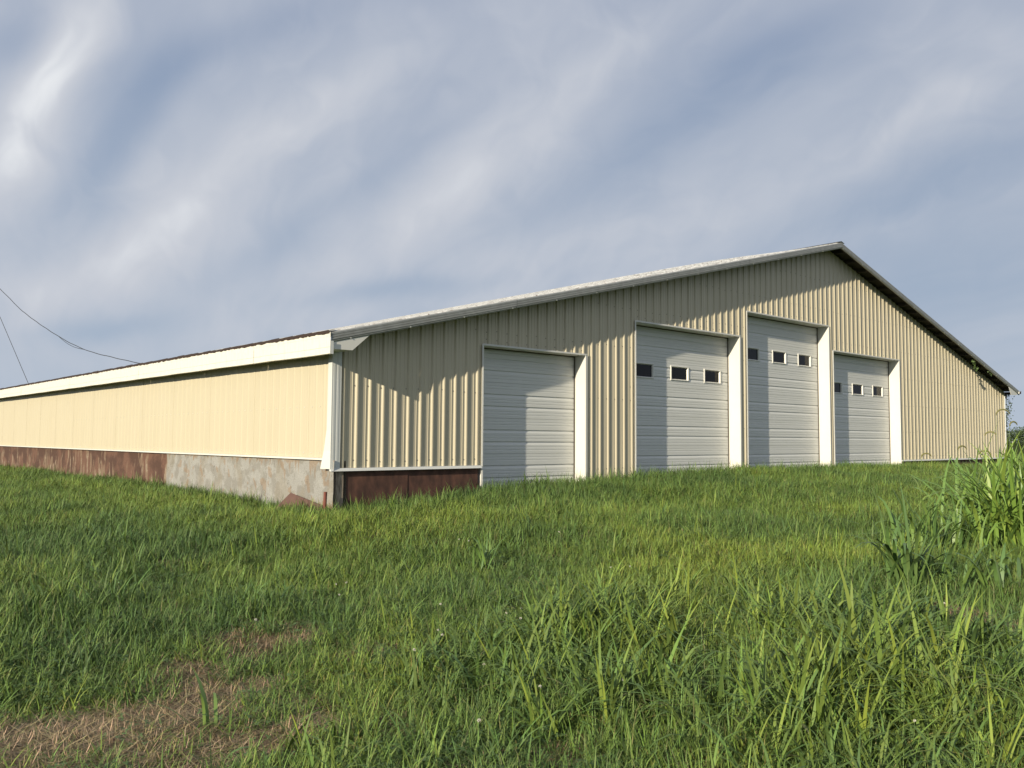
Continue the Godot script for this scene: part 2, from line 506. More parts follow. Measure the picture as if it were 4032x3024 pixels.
func make_ground() -> void:
	var xs := []
	var zs := []
	for a in [-1600, -900, -500, -280, -160, -90, -55, -36, -24]:
		xs.append(float(a))
	var v := -18.0
	while v <= 42.0:
		xs.append(v)
		v += 0.22 if v > -7.0 and v < 5.0 else 0.5
	for a in [48, 60, 80, 120, 180, 260, 380, 560, 900, 1600]:
		xs.append(float(a))
	for a in [-1600, -900, -500, -280, -160, -100, -70, -50, -40]:
		zs.append(float(a))
	v = -32.0
	while v <= 20.0:
		zs.append(v)
		v += 0.22 if v > 1.0 and v < 10.5 else 0.5
	for a in [26, 36, 55, 90, 160, 280, 500, 900, 1600]:
		zs.append(float(a))
	var s := SurfaceTool.new()
	s.begin(Mesh.PRIMITIVE_TRIANGLES)
	s.set_smooth_group(0)
	var nx := xs.size()
	for z in zs:
		for x in xs:
			var near: bool = x > -18.5 and x < 42.5 and z > -32.5 and z < 20.5
			var y := ground(x, z) if near else ground_at(x, z)
			var b := bare(x, z) if near else Vector2.ZERO
			var c := Color(0.10, 0.135, 0.045)
			c = c.lerp(Color(0.105, 0.08, 0.045), b.x)
			c = c.lerp(Color(0.23, 0.105, 0.055), b.y)
			s.set_color(c)
			s.add_vertex(Vector3(x, y, z))
	for j in zs.size() - 1:
		for i in nx - 1:
			var a := j * nx + i
			for k in [a, a + 1, a + nx, a + 1, a + nx + 1, a + nx]:
				s.add_index(k)
	s.generate_normals()
	var m := triplanar(mat(Color.WHITE, 0.95), noise_tex(51, 0.03, Color(0.55, 0.53, 0.5), Color(1.0, 1.0, 1.0), 512, 6), Vector3(0.6, 0.6, 0.6))
	m.vertex_color_use_as_albedo = true
	m.metallic_specular = 0.05
	var o := MeshInstance3D.new()
	o.mesh = s.commit()
	o.material_override = m
	o.name = "ground"
	o.set_meta("kind", "structure")
	o.set_meta("label", "gently sloping earth of the grassy yard and field")
	add_child(o)

# ------------------------------------------------------------------ the barn
func make_barn() -> void:
	var b := thing("metal_barn", "long low cream metal barn with four white overhead doors in its gable", "barn")
	var cuts := []
	for d in DOORS:
		cuts.append(d.l)
		cuts.append(d.r)
	cuts.append(RIDGE_X)
	# front siding, 36 inch sheets with four ribs each
	var x0 := 0.0
	var rib0 := 0.1752
	var k := 0
	while x0 < 26.33:
		var x1: float = minf(rib0 + 0.9144 * k + 0.9144 - 0.03, 26.34)
		var pts := with_cuts(rib_points(rib0 + 0.9144 * k, 0.2286, x0, x1), cuts)
		var s := begin()
		var w0 := 0.0016 * (k % 2)
		for i in pts.size() - 1:
			var p: Vector2 = pts[i]
			var q: Vector2 = pts[i + 1]
			var bottom := front_bottom((p.x + q.x) * 0.5)
			var ta := rake_y(p.x) - 0.085
			var tb := rake_y(q.x) - 0.085
			quad(s, Vector3(p.x, bottom, p.y + w0), Vector3(q.x, bottom, q.y + w0), Vector3(q.x, tb, q.y + w0), Vector3(p.x, ta, p.y + w0))
		obj("siding_panel", s, M.cream if k % 3 != 1 else M.cream_b, b)
		x0 = x1
		k += 1
	# left siding
	var pitch := 0.9789 / 4.0
	var u0 := 0.0
	k = 0
	while u0 < 26.8:
		var u1 := 0.7509 - 0.03 + 0.9789 * k
		var pts := rib_points(0.7509 + 0.9789 * (k - 1), pitch, u0, u1)
		var s := begin()
		var w0 := 0.0018 * (k % 2)
		for i in pts.size() - 1:
			var p: Vector2 = pts[i]
			var q: Vector2 = pts[i + 1]
			var pw := p.y * 0.35 + w0
			var qw := q.y * 0.35 + w0
			quad(s, Vector3(-qw, base_left(-q.x), -q.x), Vector3(-pw, base_left(-p.x), -p.x), Vector3(-pw, 1.86 + eave_lift(-p.x), -p.x), Vector3(-qw, 1.86 + eave_lift(-q.x), -q.x))
		obj("siding_panel", s, M.cream if k % 3 != 2 else M.cream_b, b)
		u0 = u1
		k += 1
	# plain far sides that close the building
	var s1 := begin()
	box(s1, Vector3(26.30, -0.9, -26.9), Vector3(26.34, 2.28, -0.002))
	obj("side_wall", s1, M.cream, b)
	s1 = begin()
	slab(s1, [Vector3(26.3, -0.9, -26.95), Vector3(0.02, -0.9, -26.95), Vector3(0.02, 1.9, -26.95), Vector3(RIDGE_X, 5.4, -26.95), Vector3(26.3, 2.2, -26.95)], Vector3(0, 0, 0.04))
	obj("back_wall", s1, M.cream, b)
	s1 = begin()
	box(s1, Vector3(0.05, -0.75, -26.9), Vector3(26.28, -0.45, -0.36))
	obj("floor_slab", s1, M.lumber, b)
	make_screws(b)
	make_corner(b)
	make_foundation(b)
	for d in DOORS:
		make_door(b, d)
	make_roof(b)
	make_eaves(b)

func hexcap(s: SurfaceTool, c: Vector3, n: Vector3, r: float) -> void:
	var u := n.cross(Vector3.UP).normalized()
	for i in 6:
		var a := TAU * i / 6.0
		var e := TAU * (i + 1) / 6.0
		var p := c + (u * cos(a) + Vector3.UP * sin(a)) * r
		var q := c + (u * cos(e) + Vector3.UP * sin(e)) * r
		tri(s, c + n * 0.007, q + n * 0.006, p + n * 0.006)
		quad(s, p, p + n * 0.006, q + n * 0.006, q)

func make_screws(b: Node3D) -> void:
	var s := begin()
	for i in 116:
		var x := 0.1752 + 0.2286 * i - 0.048
		var bottom := maxf(front_bottom(x), -0.2)
		for y in [bottom + 0.10, 0.72 if x > 7.0 else 1.21, 1.48, 2.25, 3.02, 3.80, 4.55]:
			if y < bottom + 0.06 or y > rake_y(x) - 0.35 or (x < 6.5 and y == 1.48):
				continue
			hexcap(s, Vector3(x, y + rng.randf_range(-0.015, 0.015), 0.001), Vector3.BACK, 0.009)
	obj("wall_screws", s, M.screw, b, {"kind": "stuff"})
	s = begin()
	for i in 60:
		var z := -0.12 - 0.2447 * i
		for y in [base_left(z) + 0.07, base_left(z) + 0.76]:
			hexcap(s, Vector3(-0.001, y, z), Vector3.LEFT, 0.008)
	obj("wall_screws", s, M.trim, b, {"kind": "stuff"})

func make_corner(b: Node3D) -> void:
	# ribbed white corner trim, its back flange bent out at the foot
	var s := begin()
	var prof := [[-0.035, 0.034], [-0.012, 0.034], [-0.006, 0.0365], [0.022, 0.0365], [0.028, 0.034], [0.050, 0.034], [0.056, 0.0365], [0.084, 0.0365], [0.090, 0.034], [0.122, 0.034], [0.124, 0.026]]
	for i in prof.size() - 1:
		var p = prof[i]
		var q = prof[i + 1]
		quad(s, Vector3(p[0], -0.012, p[1]), Vector3(q[0], -0.012, q[1]), Vector3(q[0], 1.76, q[1]), Vector3(p[0], 1.76, p[1]))
	var ys := [-0.012, 0.25, 0.55, 1.76]
	var flare := [0.062, 0.03, 0.006, 0.0]
	var deep := [0.15, 0.115, 0.085, 0.08]
	for i in 3:
		var a: Array = [Vector3(-0.035 - flare[i], ys[i], -deep[i]), Vector3(-0.035, ys[i], 0.034), Vector3(-0.035, ys[i + 1], 0.034), Vector3(-0.035 - flare[i + 1], ys[i + 1], -deep[i + 1])]
		quad(s, a[0], a[1], a[2], a[3])
		quad(s, a[0] + Vector3(0.003, 0, 0), a[3] + Vector3(0.003, 0, 0), a[2] + Vector3(0.003, 0, 0), a[1] + Vector3(0.003, 0, 0))
	obj("corner_trim", s, M.trim, b)
	s = begin()
	box(s, Vector3(26.335, -0.09, -0.10), Vector3(26.365, 2.15, 0.032))
	obj("corner_trim", s, M.trim, b)
	# drip flashing under the siding
	s = begin()
	slab(s, [Vector3(-0.03, -0.045, 0.062), Vector3(DOORS[0].l - 0.03, -0.045, 0.062), Vector3(DOORS[0].l - 0.03, -0.002, 0.03), Vector3(-0.03, -0.002, 0.03)], Vector3(0, 0, -0.05))
	obj("base_flashing", s, M.trim, b)
	s = begin()
	slab(s, [Vector3(18.22, -0.125, 0.062), Vector3(26.33, -0.125, 0.062), Vector3(26.33, -0.088, 0.03), Vector3(18.22, -0.088, 0.03)], Vector3(0, 0, -0.05))
	obj("base_flashing", s, M.trim, b)
	var z := -0.11
	while z > -26.0:
		var z2 := maxf(z - 3.0, -26.6)
		var ya := base_left(z)
		var yb := base_left(z2)
		s = begin()
		slab(s, [Vector3(-0.040, yb - 0.034, z2), Vector3(-0.040, ya - 0.034, z), Vector3(-0.040, ya - 0.012, z), Vector3(-0.040, yb - 0.012, z2)], Vector3(0.045, 0, 0))
		slab(s, [Vector3(-0.040, yb - 0.012, z2), Vector3(-0.040, ya - 0.012, z), Vector3(-0.016, ya - 0.002, z), Vector3(-0.016, yb - 0.002, z2)], Vector3(0.018, 0, 0))
		obj("base_flashing", s, M.white, b)
		z = z2 - 0.004

func make_foundation(b: Node3D) -> void:
	var s := begin()
	var rough := noise(61, 1.3, 3)
	# whitewashed concrete near the corner, brown stained beyond; the face is a little uneven
	for part in [[0.06, -6.95, M.concrete], [-6.95, -26.8, M.stained]]:
		s = SurfaceTool.new()
		s.begin(Mesh.PRIMITIVE_TRIANGLES)
		s.set_smooth_group(0)
		var n := 60
		for i in n:
			for j in 6:
				var p := []
				var uv := []
				for c in [[0, 0], [1, 0], [1, 1], [0, 1]]:
					var t := float(i + c[0]) / n
					var v := float(j + c[1]) / 6.0
					var z := lerpf(part[0], part[1], t)
					var y := lerpf(base_left(z) - 0.03, -1.05, v)
					p.append(Vector3(0.012 + rough.get_noise_2d(z * 1.5, y * 2.0) * 0.022 + (0.012 if part[1] < -10.0 else 0.0), y, z))
					uv.append(Vector2(t, v * 1.1))
				quad_uv(s, [p[0], p[3], p[2], p[1]], [uv[0], uv[3], uv[2], uv[1]])
		obj("foundation_wall", s, part[2], b)
	s = begin()
	box(s, Vector3(0.045, -1.05, -26.8), Vector3(0.25, 0.10, 0.0))
	obj("foundation_core", s, M.concrete, b)
	# weathered post and rusted plates under the front
	s = begin()
	box(s, Vector3(0.065, -1.0, -0.11), Vector3(0.19, -0.046, 0.022))
	obj("corner_post", s, M.post, b)
	for seg in [[0.194, 1.325, 0.0], [1.332, 2.72, -0.008]]:
		s = begin()
		box(s, Vector3(seg[0], -1.0, -0.10), Vector3(seg[1], -0.047, seg[2]))
		obj("rusted_plate", s, M.rust, b)
	s = begin()
	box(s, Vector3(18.24, -0.9, -0.10), Vector3(26.3, -0.127, -0.004))
	obj("rusted_plate", s, M.rust, b)

const SEC := 0.6175
# height above the section's centre, depth of the skin
const BEAD := [0.2655, 0.2155, -0.0045, -0.0545, -0.2145, -0.2645]

func section_profile() -> Array:
	var pts := []
	var half := SEC * 0.5
	pts.append(Vector2(half - 0.0006, -0.007))
	pts.append(Vector2(half - 0.004, 0.0))
	for y in [0.2655, 0.2155]:
		pts.append_array([Vector2(y - 0.02 + 0.006, 0.0), Vector2(y - 0.02 + 0.003, -0.006), Vector2(y - 0.02 - 0.010, 0.0)])
	pts.append_array([Vector2(0.112, 0.0), Vector2(0.104, -0.016), Vector2(0.090, -0.015), Vector2(0.052, 0.0)])
	for y in [0.008, -0.042]:
		pts.append_array([Vector2(y + 0.006, 0.0), Vector2(y + 0.003, -0.006), Vector2(y - 0.010, 0.0)])
	pts.append_array([Vector2(-0.094, 0.0), Vector2(-0.102, -0.016), Vector2(-0.116, -0.015), Vector2(-0.154, 0.0)])
	for y in [-0.195, -0.245]:
		pts.append_array([Vector2(y + 0.006, 0.0), Vector2(y + 0.003, -0.006), Vector2(y - 0.010, 0.0)])
	pts.append(Vector2(-half + 0.004, 0.0))
	pts.append(Vector2(-half + 0.0006, -0.007))
	return pts

func make_door(b: Node3D, d: Dictionary) -> void:
	var door := Node3D.new()
	door.name = "overhead_door"
	door.set_meta("label", d.label)
	b.add_child(door, true)
	var z: float = d.z
	var prof := section_profile()
	var wins := []
	if d.win >= 0:
		var c: float = (d.l + d.r) * 0.5 + 0.0
		wins = [c - 1.172, c, c + 1.172]
	for k in d.n:
		var cy: float = d.foot + SEC * (k + 0.5)
		var s := begin()
		var spans := []
		if k == d.win:
			var x: float = d.l - 0.05
			for w in wins:
				spans.append([x, w - 0.272, false])
				spans.append([w - 0.272, w + 0.272, true])
				x = w + 0.272
			spans.append([x, d.r + 0.05, false])
		else:
			spans.append([d.l - 0.05, d.r + 0.05, false])
		for sp in spans:
			for i in prof.size() - 1:
				var p: Vector2 = prof[i]
				var q: Vector2 = prof[i + 1]
				if sp[2]:
					if q.x > 0.128 or p.x < -0.128:
						pass
					elif p.x > 0.128:
						q = p.lerp(q, (p.x - 0.128) / (p.x - q.x))
					elif q.x < -0.128:
						p = p.lerp(q, (p.x + 0.128) / (p.x - q.x))
					else:
						continue
				quad(s, Vector3(sp[0], cy + q.x, z + q.y), Vector3(sp[1], cy + q.x, z + q.y), Vector3(sp[1], cy + p.x, z + p.y), Vector3(sp[0], cy + p.x, z + p.y))
		# back of the section
		if k != d.win:
			quad(s, Vector3(d.r + 0.05, cy - SEC * 0.5, z - 0.04), Vector3(d.l - 0.05, cy - SEC * 0.5, z - 0.04), Vector3(d.l - 0.05, cy + SEC * 0.5, z - 0.04), Vector3(d.r + 0.05, cy + SEC * 0.5, z - 0.04))
		obj("door_section", s, M.door, door)
		if k == d.win:
			for w in wins:
				s = begin()
				frame(s, w, cy, z)
				obj("window_frame", s, M.white, door)
				s = begin()
				box(s, Vector3(w - 0.27, cy - 0.127, z - 0.022), Vector3(w + 0.27, cy + 0.127, z - 0.018))
				obj("window_pane", s, M.glass, door)
	# bottom rail
	var r := begin()
	box(r, Vector3(d.l - 0.05, d.foot - 0.06, z - 0.03), Vector3(d.r + 0.05, d.foot - 0.002, z - 0.004))
	obj("bottom_seal", r, M.seal, door)
	# side and top seals
	r = begin()
	box(r, Vector3(d.r - 0.022, d.foot - 0.05, z + 0.001), Vector3(d.r + 0.004, d.top + 0.01, z + 0.016))
	box(r, Vector3(d.l - 0.004, d.foot - 0.05, z + 0.001), Vector3(d.l + 0.022, d.top + 0.01, z + 0.016))
	box(r, Vector3(d.l + 0.023, d.top - 0.022, z + 0.001), Vector3(d.r - 0.023, d.top + 0.01, z + 0.016))
	obj("weather_seal", r, M.seal, door)
	# reveals and the trim round the opening
	r = begin()
	box(r, Vector3(d.r, -0.62, z - 0.06), Vector3(d.r + 0.012, d.top, 0.036))
	box(r, Vector3(d.r + 0.0122, -0.62, 0.026), Vector3(d.r + 0.05, d.top - 0.002, 0.033))
	obj("door_jamb", r, M.white, door)
	r = begin()
	box(r, Vector3(d.l - 0.012, -0.62, z - 0.06), Vector3(d.l, d.top, 0.036))
	box(r, Vector3(d.l - 0.032, -0.62, 0.026), Vector3(d.l - 0.0122, d.top + 0.022, 0.034))
	obj("door_jamb", r, M.white, door)
	r = begin()
	box(r, Vector3(d.l - 0.011, d.top + 0.0005, z - 0.06), Vector3(d.r + 0.011, d.top + 0.012, 0.035))
	box(r, Vector3(d.l - 0.012, d.top + 0.0125, 0.026), Vector3(d.r + 0.05, d.top + 0.03, 0.035))
	obj("door_head", r, M.white, door)
	# wall behind the head so that the opening is closed above the leaf
	r = begin()
	box(r, Vector3(d.l - 0.05, d.foot + SEC * d.n - 0.02, z - 0.08), Vector3(d.r + 0.05, d.top + 0.3, z - 0.045))
	obj("lintel", r, M.lumber, door)

func frame(s: SurfaceTool, cx: float, cy: float, z: float) -> void:
	# picture frame of four mitred bevelled bars round a window
	var o := Vector2(0.312, 0.158)
	var m := Vector2(0.300, 0.148)
	var e := Vector2(0.283, 0.137)
	var i := Vector2(0.266, 0.122)
	var rings := [[o, 0.0], [o * Vector2(0.995, 0.99), 0.012], [m, 0.019], [e, 0.017], [i, -0.016]]
	for k in rings.size() - 1:
		var a: Vector2 = rings[k][0]
		var c: Vector2 = rings[k + 1][0]
		var sg := [Vector2(-1, -1), Vector2(1, -1), Vector2(1, 1), Vector2(-1, 1)]
		for j in 4:
			var p: Vector2 = sg[j]
			var q: Vector2 = sg[(j + 1) % 4]
			quad(s, Vector3(cx + p.x * a.x, cy + p.y * a.y, z + rings[k][1]), Vector3(cx + q.x * a.x, cy + q.y * a.y, z + rings[k][1]), Vector3(cx + q.x * c.x, cy + q.y * c.y, z + rings[k + 1][1]), Vector3(cx + p.x * c.x, cy + p.y * c.y, z + rings[k + 1][1]))

func make_roof(b: Node3D) -> void:
	# left slope: ribbed sheets that run from the ridge to the eave
	var xs := [-0.288, -0.2, 1.5, 3.5, 5.0, 6.5, 8.0, 9.5, 11.0, 12.2, 13.2, RIDGE_X]
	var u0 := -0.375
	var k := 0
	while u0 < 26.9:
		var u1 := u0 + 0.9144
		var pts := rib_points(u0 + 0.05, 0.2286, u0, u1)
		var slim := []
		for p in pts:
			if p.y > 0.01 or p.y == 0.0:
				slim.append(p)
		var s := begin()
		for i in slim.size() - 1:
			var p: Vector2 = slim[i]
			var q: Vector2 = slim[i + 1]
			for j in xs.size() - 1:
				var a: float = xs[j]
				var c: float = xs[j + 1]
				quad(s, Vector3(a, sheet_y(a, -p.x) + p.y, -p.x), Vector3(c, sheet_y(c, -p.x) + p.y, -p.x), Vector3(c, sheet_y(c, -q.x) + q.y, -q.x), Vector3(a, sheet_y(a, -q.x) + q.y, -q.x))
		obj("roof_sheet", s, M.roof, b)
		u0 = u1
		k += 1
	# right slope, which only shows its edge
	var s := begin()
	slab(s, [Vector3(RIDGE_X + 0.004, RIDGE_Y + 0.008, 0.375), Vector3(26.60, rake_y(26.60) + 0.008, 0.375), Vector3(26.60, rake_y(26.60) + 0.10, -27.0), Vector3(RIDGE_X + 0.004, RIDGE_Y + 0.13, -27.0)], Vector3(0, -0.018, 0))
	obj("roof_sheet", s, M.roof, b)
	# decking under the sheets; right one added, its dark colour stands for soffit shade
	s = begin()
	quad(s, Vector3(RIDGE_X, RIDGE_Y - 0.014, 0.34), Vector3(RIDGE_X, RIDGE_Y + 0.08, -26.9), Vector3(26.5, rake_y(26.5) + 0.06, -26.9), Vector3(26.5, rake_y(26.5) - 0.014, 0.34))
	obj("shade_deck", s, M.lumber, b)
	s = begin()
	for i in 9:
		var za := 0.36 - 3.05 * i
		var zb := za - 3.05
		for j in xs.size() - 1:
			quad(s, Vector3(xs[j], sheet_y(xs[j], zb) - 0.05, zb), Vector3(xs[j + 1], sheet_y(xs[j + 1], zb) - 0.05, zb), Vector3(xs[j + 1], sheet_y(xs[j + 1], za) - 0.05, za), Vector3(xs[j], sheet_y(xs[j], za) - 0.05, za))
	obj("shade_deck", s, M.lumber, b)  # left deck keeps the light out under the sheets
	# ridge cap
	s = begin()
	for i in 9:
		var za := 0.40 - 3.05 * i
		var zb := za - 3.045
		var ya := RIDGE_Y + eave_lift(za) * 0.9 + 0.03
		var yb := RIDGE_Y + eave_lift(zb) * 0.9 + 0.03
		quad(s, Vector3(RIDGE_X - 0.16, ya - 0.022, za), Vector3(RIDGE_X, ya + 0.016, za), Vector3(RIDGE_X, yb + 0.016, zb), Vector3(RIDGE_X - 0.16, yb - 0.022, zb))
		quad(s, Vector3(RIDGE_X, ya + 0.016, za), Vector3(RIDGE_X + 0.16, ya - 0.026, za), Vector3(RIDGE_X + 0.16, yb - 0.026, zb), Vector3(RIDGE_X, yb + 0.016, zb))
	obj("ridge_cap", s, M.trim, b)
	# rake trim in lengths, with three steps down its face and a lip turned under
	var face := [[0.0, 0.40], [-0.004, 0.408], [-0.030, 0.408], [-0.036, 0.402], [-0.040, 0.408], [-0.066, 0.408], [-0.072, 0.402], [-0.076, 0.408], [-0.100, 0.408], [-0.112, 0.398], [-0.120, 0.404], [-0.138, 0.396], [-0.140, 0.372]]
	for run in [[-0.272, 3.2], [3.2, 6.68], [6.68, 10.07], [10.07, 13.39], [13.39, RIDGE_X], [RIDGE_X, 17.9], [17.9, 21.3], [21.3, 24.8], [24.8, 26.62]]:
		s = begin()
		var a: float = run[0] + 0.003
		var c: float = run[1] - 0.003
		if c > RIDGE_X - 0.01 and c < RIDGE_X:
			c = RIDGE_X
		if a > RIDGE_X and a < RIDGE_X + 0.01:
			a = RIDGE_X
		var dz := 0.002 if int(a * 7.0) % 2 == 0 else 0.0
		for i in face.size() - 1:
			var p = face[i]
			var q = face[i + 1]
			quad(s, Vector3(a, rake_y(a) + q[0], q[1] + dz), Vector3(c, rake_y(c) + q[0], q[1] + dz), Vector3(c, rake_y(c) + p[0], p[1] + dz), Vector3(a, rake_y(a) + p[0], p[1] + dz))
		# flange on top of the sheets
		quad(s, Vector3(a, rake_y(a), 0.40 + dz), Vector3(c, rake_y(c), 0.40 + dz), Vector3(c, rake_y(c) + 0.012, 0.385), Vector3(a, rake_y(a) + 0.012, 0.385))
		obj("rake_trim", s, M.rake, b)
	# screws along the lip
	s = begin()
	for i in 26:
		var x := 0.05 + 1.02 * i
		hexcap(s, Vector3(x, rake_y(x) - 0.128, 0.402), Vector3.BACK, 0.008)
	obj("trim_screws", s, M.trim, b, {"kind": "stuff"})
	# barge rafter and purlin ends in the open soffit
	for side in [[0.25, RIDGE_X], [RIDGE_X, 26.2]]:
		var a: float = side[0]
		var c: float = side[1]
		s = begin()
		slab(s, [Vector3(a, rake_y(a) - 0.13, 0.37), Vector3(c, rake_y(c) - 0.13, 0.37), Vector3(c, rake_y(c) - 0.03, 0.37), Vector3(a, rake_y(a) - 0.03, 0.37)], Vector3(0, 0, -0.038))
		obj("barge_rafter", s, M.lumber, b)
	var x := RIDGE_X + 0.3
	while x < 26.2:
		s = begin()
		slab(s, [Vector3(x, rake_y(x) - 0.11, 0.33), Vector3(x + 0.038, rake_y(x) - 0.12, 0.33), Vector3(x + 0.038, rake_y(x) - 0.025, 0.33), Vector3(x, rake_y(x) - 0.02, 0.33)], Vector3(0, 0, -0.306))
		obj("purlin", s, M.lumber, b)
		x += 0.61
	# dark closure where the siding meets the roof
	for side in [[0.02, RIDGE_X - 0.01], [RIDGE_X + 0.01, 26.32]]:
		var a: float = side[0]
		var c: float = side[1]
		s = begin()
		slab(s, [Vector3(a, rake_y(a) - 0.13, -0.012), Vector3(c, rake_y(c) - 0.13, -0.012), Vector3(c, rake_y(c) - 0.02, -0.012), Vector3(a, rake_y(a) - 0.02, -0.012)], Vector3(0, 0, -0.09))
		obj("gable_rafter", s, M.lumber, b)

func make_eaves(b: Node3D) -> void:
	# white fascia boards along the left eave, a crease along the lower third
	var joints := [0.42, -2.12, -4.9, -8.0, -10.9, -13.8, -16.8, -19.8, -22.8, -25.8, -27.0]
	for i in joints.size() - 1:
		var s := begin()
		var za: float = joints[i]
		var zb: float = joints[i + 1] + 0.004
		var dx := -0.002 * (i % 2)
		var prof := [[0.0, -0.286], [-0.205, -0.286], [-0.209, -0.278], [-0.213, -0.278], [-0.216, -0.289], [-0.302, -0.290], [-0.306, -0.276], [-0.304, -0.24]]
		var n := 4
		for j in n:
			var z1 := lerpf(za, zb, float(j) / n)
			var z2 := lerpf(za, zb, float(j + 1) / n)
			var y1 := 1.918 + eave_lift(z1) + sin(z1 * 3.1) * 0.003
			var y2 := 1.918 + eave_lift(z2) + sin(z2 * 3.1) * 0.003
			for k in prof.size() - 1:
				var p = prof[k]
				var q = prof[k + 1]
				quad(s, Vector3(p[1] + dx, y2 + p[0], z2), Vector3(q[1] + dx, y2 + q[0], z2), Vector3(q[1] + dx, y1 + q[0], z1), Vector3(p[1] + dx, y1 + p[0], z1))
		obj("fascia_board", s, M.fascia, b)
	# end of the fascia, folded round the corner
	var f := begin()
	slab(f, [Vector3(-0.288, 1.615, 0.424), Vector3(-0.235, 1.615, 0.424), Vector3(-0.235, 1.80, 0.424), Vector3(-0.288, 1.80, 0.424)], Vector3(0, 0, -0.004))
	obj("fascia_end", f, M.trim, b)
	# soffit
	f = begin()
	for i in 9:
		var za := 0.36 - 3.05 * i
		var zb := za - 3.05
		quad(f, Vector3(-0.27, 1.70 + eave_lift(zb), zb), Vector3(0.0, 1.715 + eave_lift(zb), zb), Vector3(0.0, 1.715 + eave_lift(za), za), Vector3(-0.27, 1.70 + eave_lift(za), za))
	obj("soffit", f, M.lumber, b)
	# ragged rusted edge of the sheets above the fascia
	f = begin()
	var rag := noise(71, 4.0, 4)
	var z := 0.40
	while z > -26.9:
		var z2 := z - 0.05
		var ya := 1.918 + eave_lift(z)
		var yb := 1.918 + eave_lift(z2)
		var ta := 0.016 + 0.010 * absf(sin(z * PI / 0.2286)) + rag.get_noise_1d(z) * 0.022
		var tb := 0.016 + 0.010 * absf(sin(z2 * PI / 0.2286)) + rag.get_noise_1d(z2) * 0.022
		var da := -0.014 + rag.get_noise_1d(z * 1.7 + 40.0) * 0.02
		var db := -0.014 + rag.get_noise_1d(z2 * 1.7 + 40.0) * 0.02
		quad(f, Vector3(-0.294, yb + db, z2), Vector3(-0.294, ya + da, z), Vector3(-0.297, ya + ta, z), Vector3(-0.297, yb + tb, z2))
		quad(f, Vector3(-0.297, yb + tb, z2), Vector3(-0.297, ya + ta, z), Vector3(-0.18, ya + ta + 0.034, z), Vector3(-0.18, yb + tb + 0.034, z2))
		z = z2
	obj("rusted_sheet_edge", f, M.rust_edge, b)
	# white eave returns below the rake trim
	f = begin()
	slab(f, [Vector3(-0.25, 1.79, 0.392), Vector3(-0.235, 1.69, 0.392), Vector3(0.085, 1.692, 0.392), Vector3(0.40, 1.965, 0.392)], Vector3(0, 0, -0.012))
	obj("eave_return", f, M.white, b)
	f = begin()
	slab(f, [Vector3(-0.23, 1.69, 0.38), Vector3(-0.23, 1.69, 0.03), Vector3(0.085, 1.692, 0.03), Vector3(0.085, 1.692, 0.38)], Vector3(0, 0.01, 0))
	obj("return_soffit", f, M.trim, b)
	f = begin()
	slab(f, [Vector3(25.66, 2.33, 0.392), Vector3(25.86, 2.06, 0.392), Vector3(26.39, 2.075, 0.392), Vector3(26.44, 2.18, 0.392)], Vector3(0, 0, -0.012))
	obj("eave_return", f, M.white, b)
	# right eave: gutter with a dark end and a bracket
	f = begin()
	box(f, Vector3(26.52, 2.13, -27.0), Vector3(26.64, 2.20, 0.43))
	obj("gutter", f, M.trim, b)
	f = begin()
	slab(f, [Vector3(26.50, 2.12, 0.445), Vector3(26.65, 2.125, 0.445), Vector3(26.66, 2.23, 0.445), Vector3(26.60, 2.20, 0.445)], Vector3(0, 0, -0.014))
	obj("gutter_end", f, M.rust_edge, b)
	f = begin()
	box(f, Vector3(26.34, 2.10, -26.9), Vector3(26.5, 2.18, 0.3))
	obj("eave_soffit", f, M.lumber, b)
	f = begin()
	slab(f, [Vector3(26.37, 1.97, 0.03), Vector3(26.53, 1.985, 0.03), Vector3(26.53, 2.10, 0.03), Vector3(26.37, 2.10, 0.03)], Vector3(0, 0, -0.08))
	obj("eave_bracket", f, M.lumber, b)

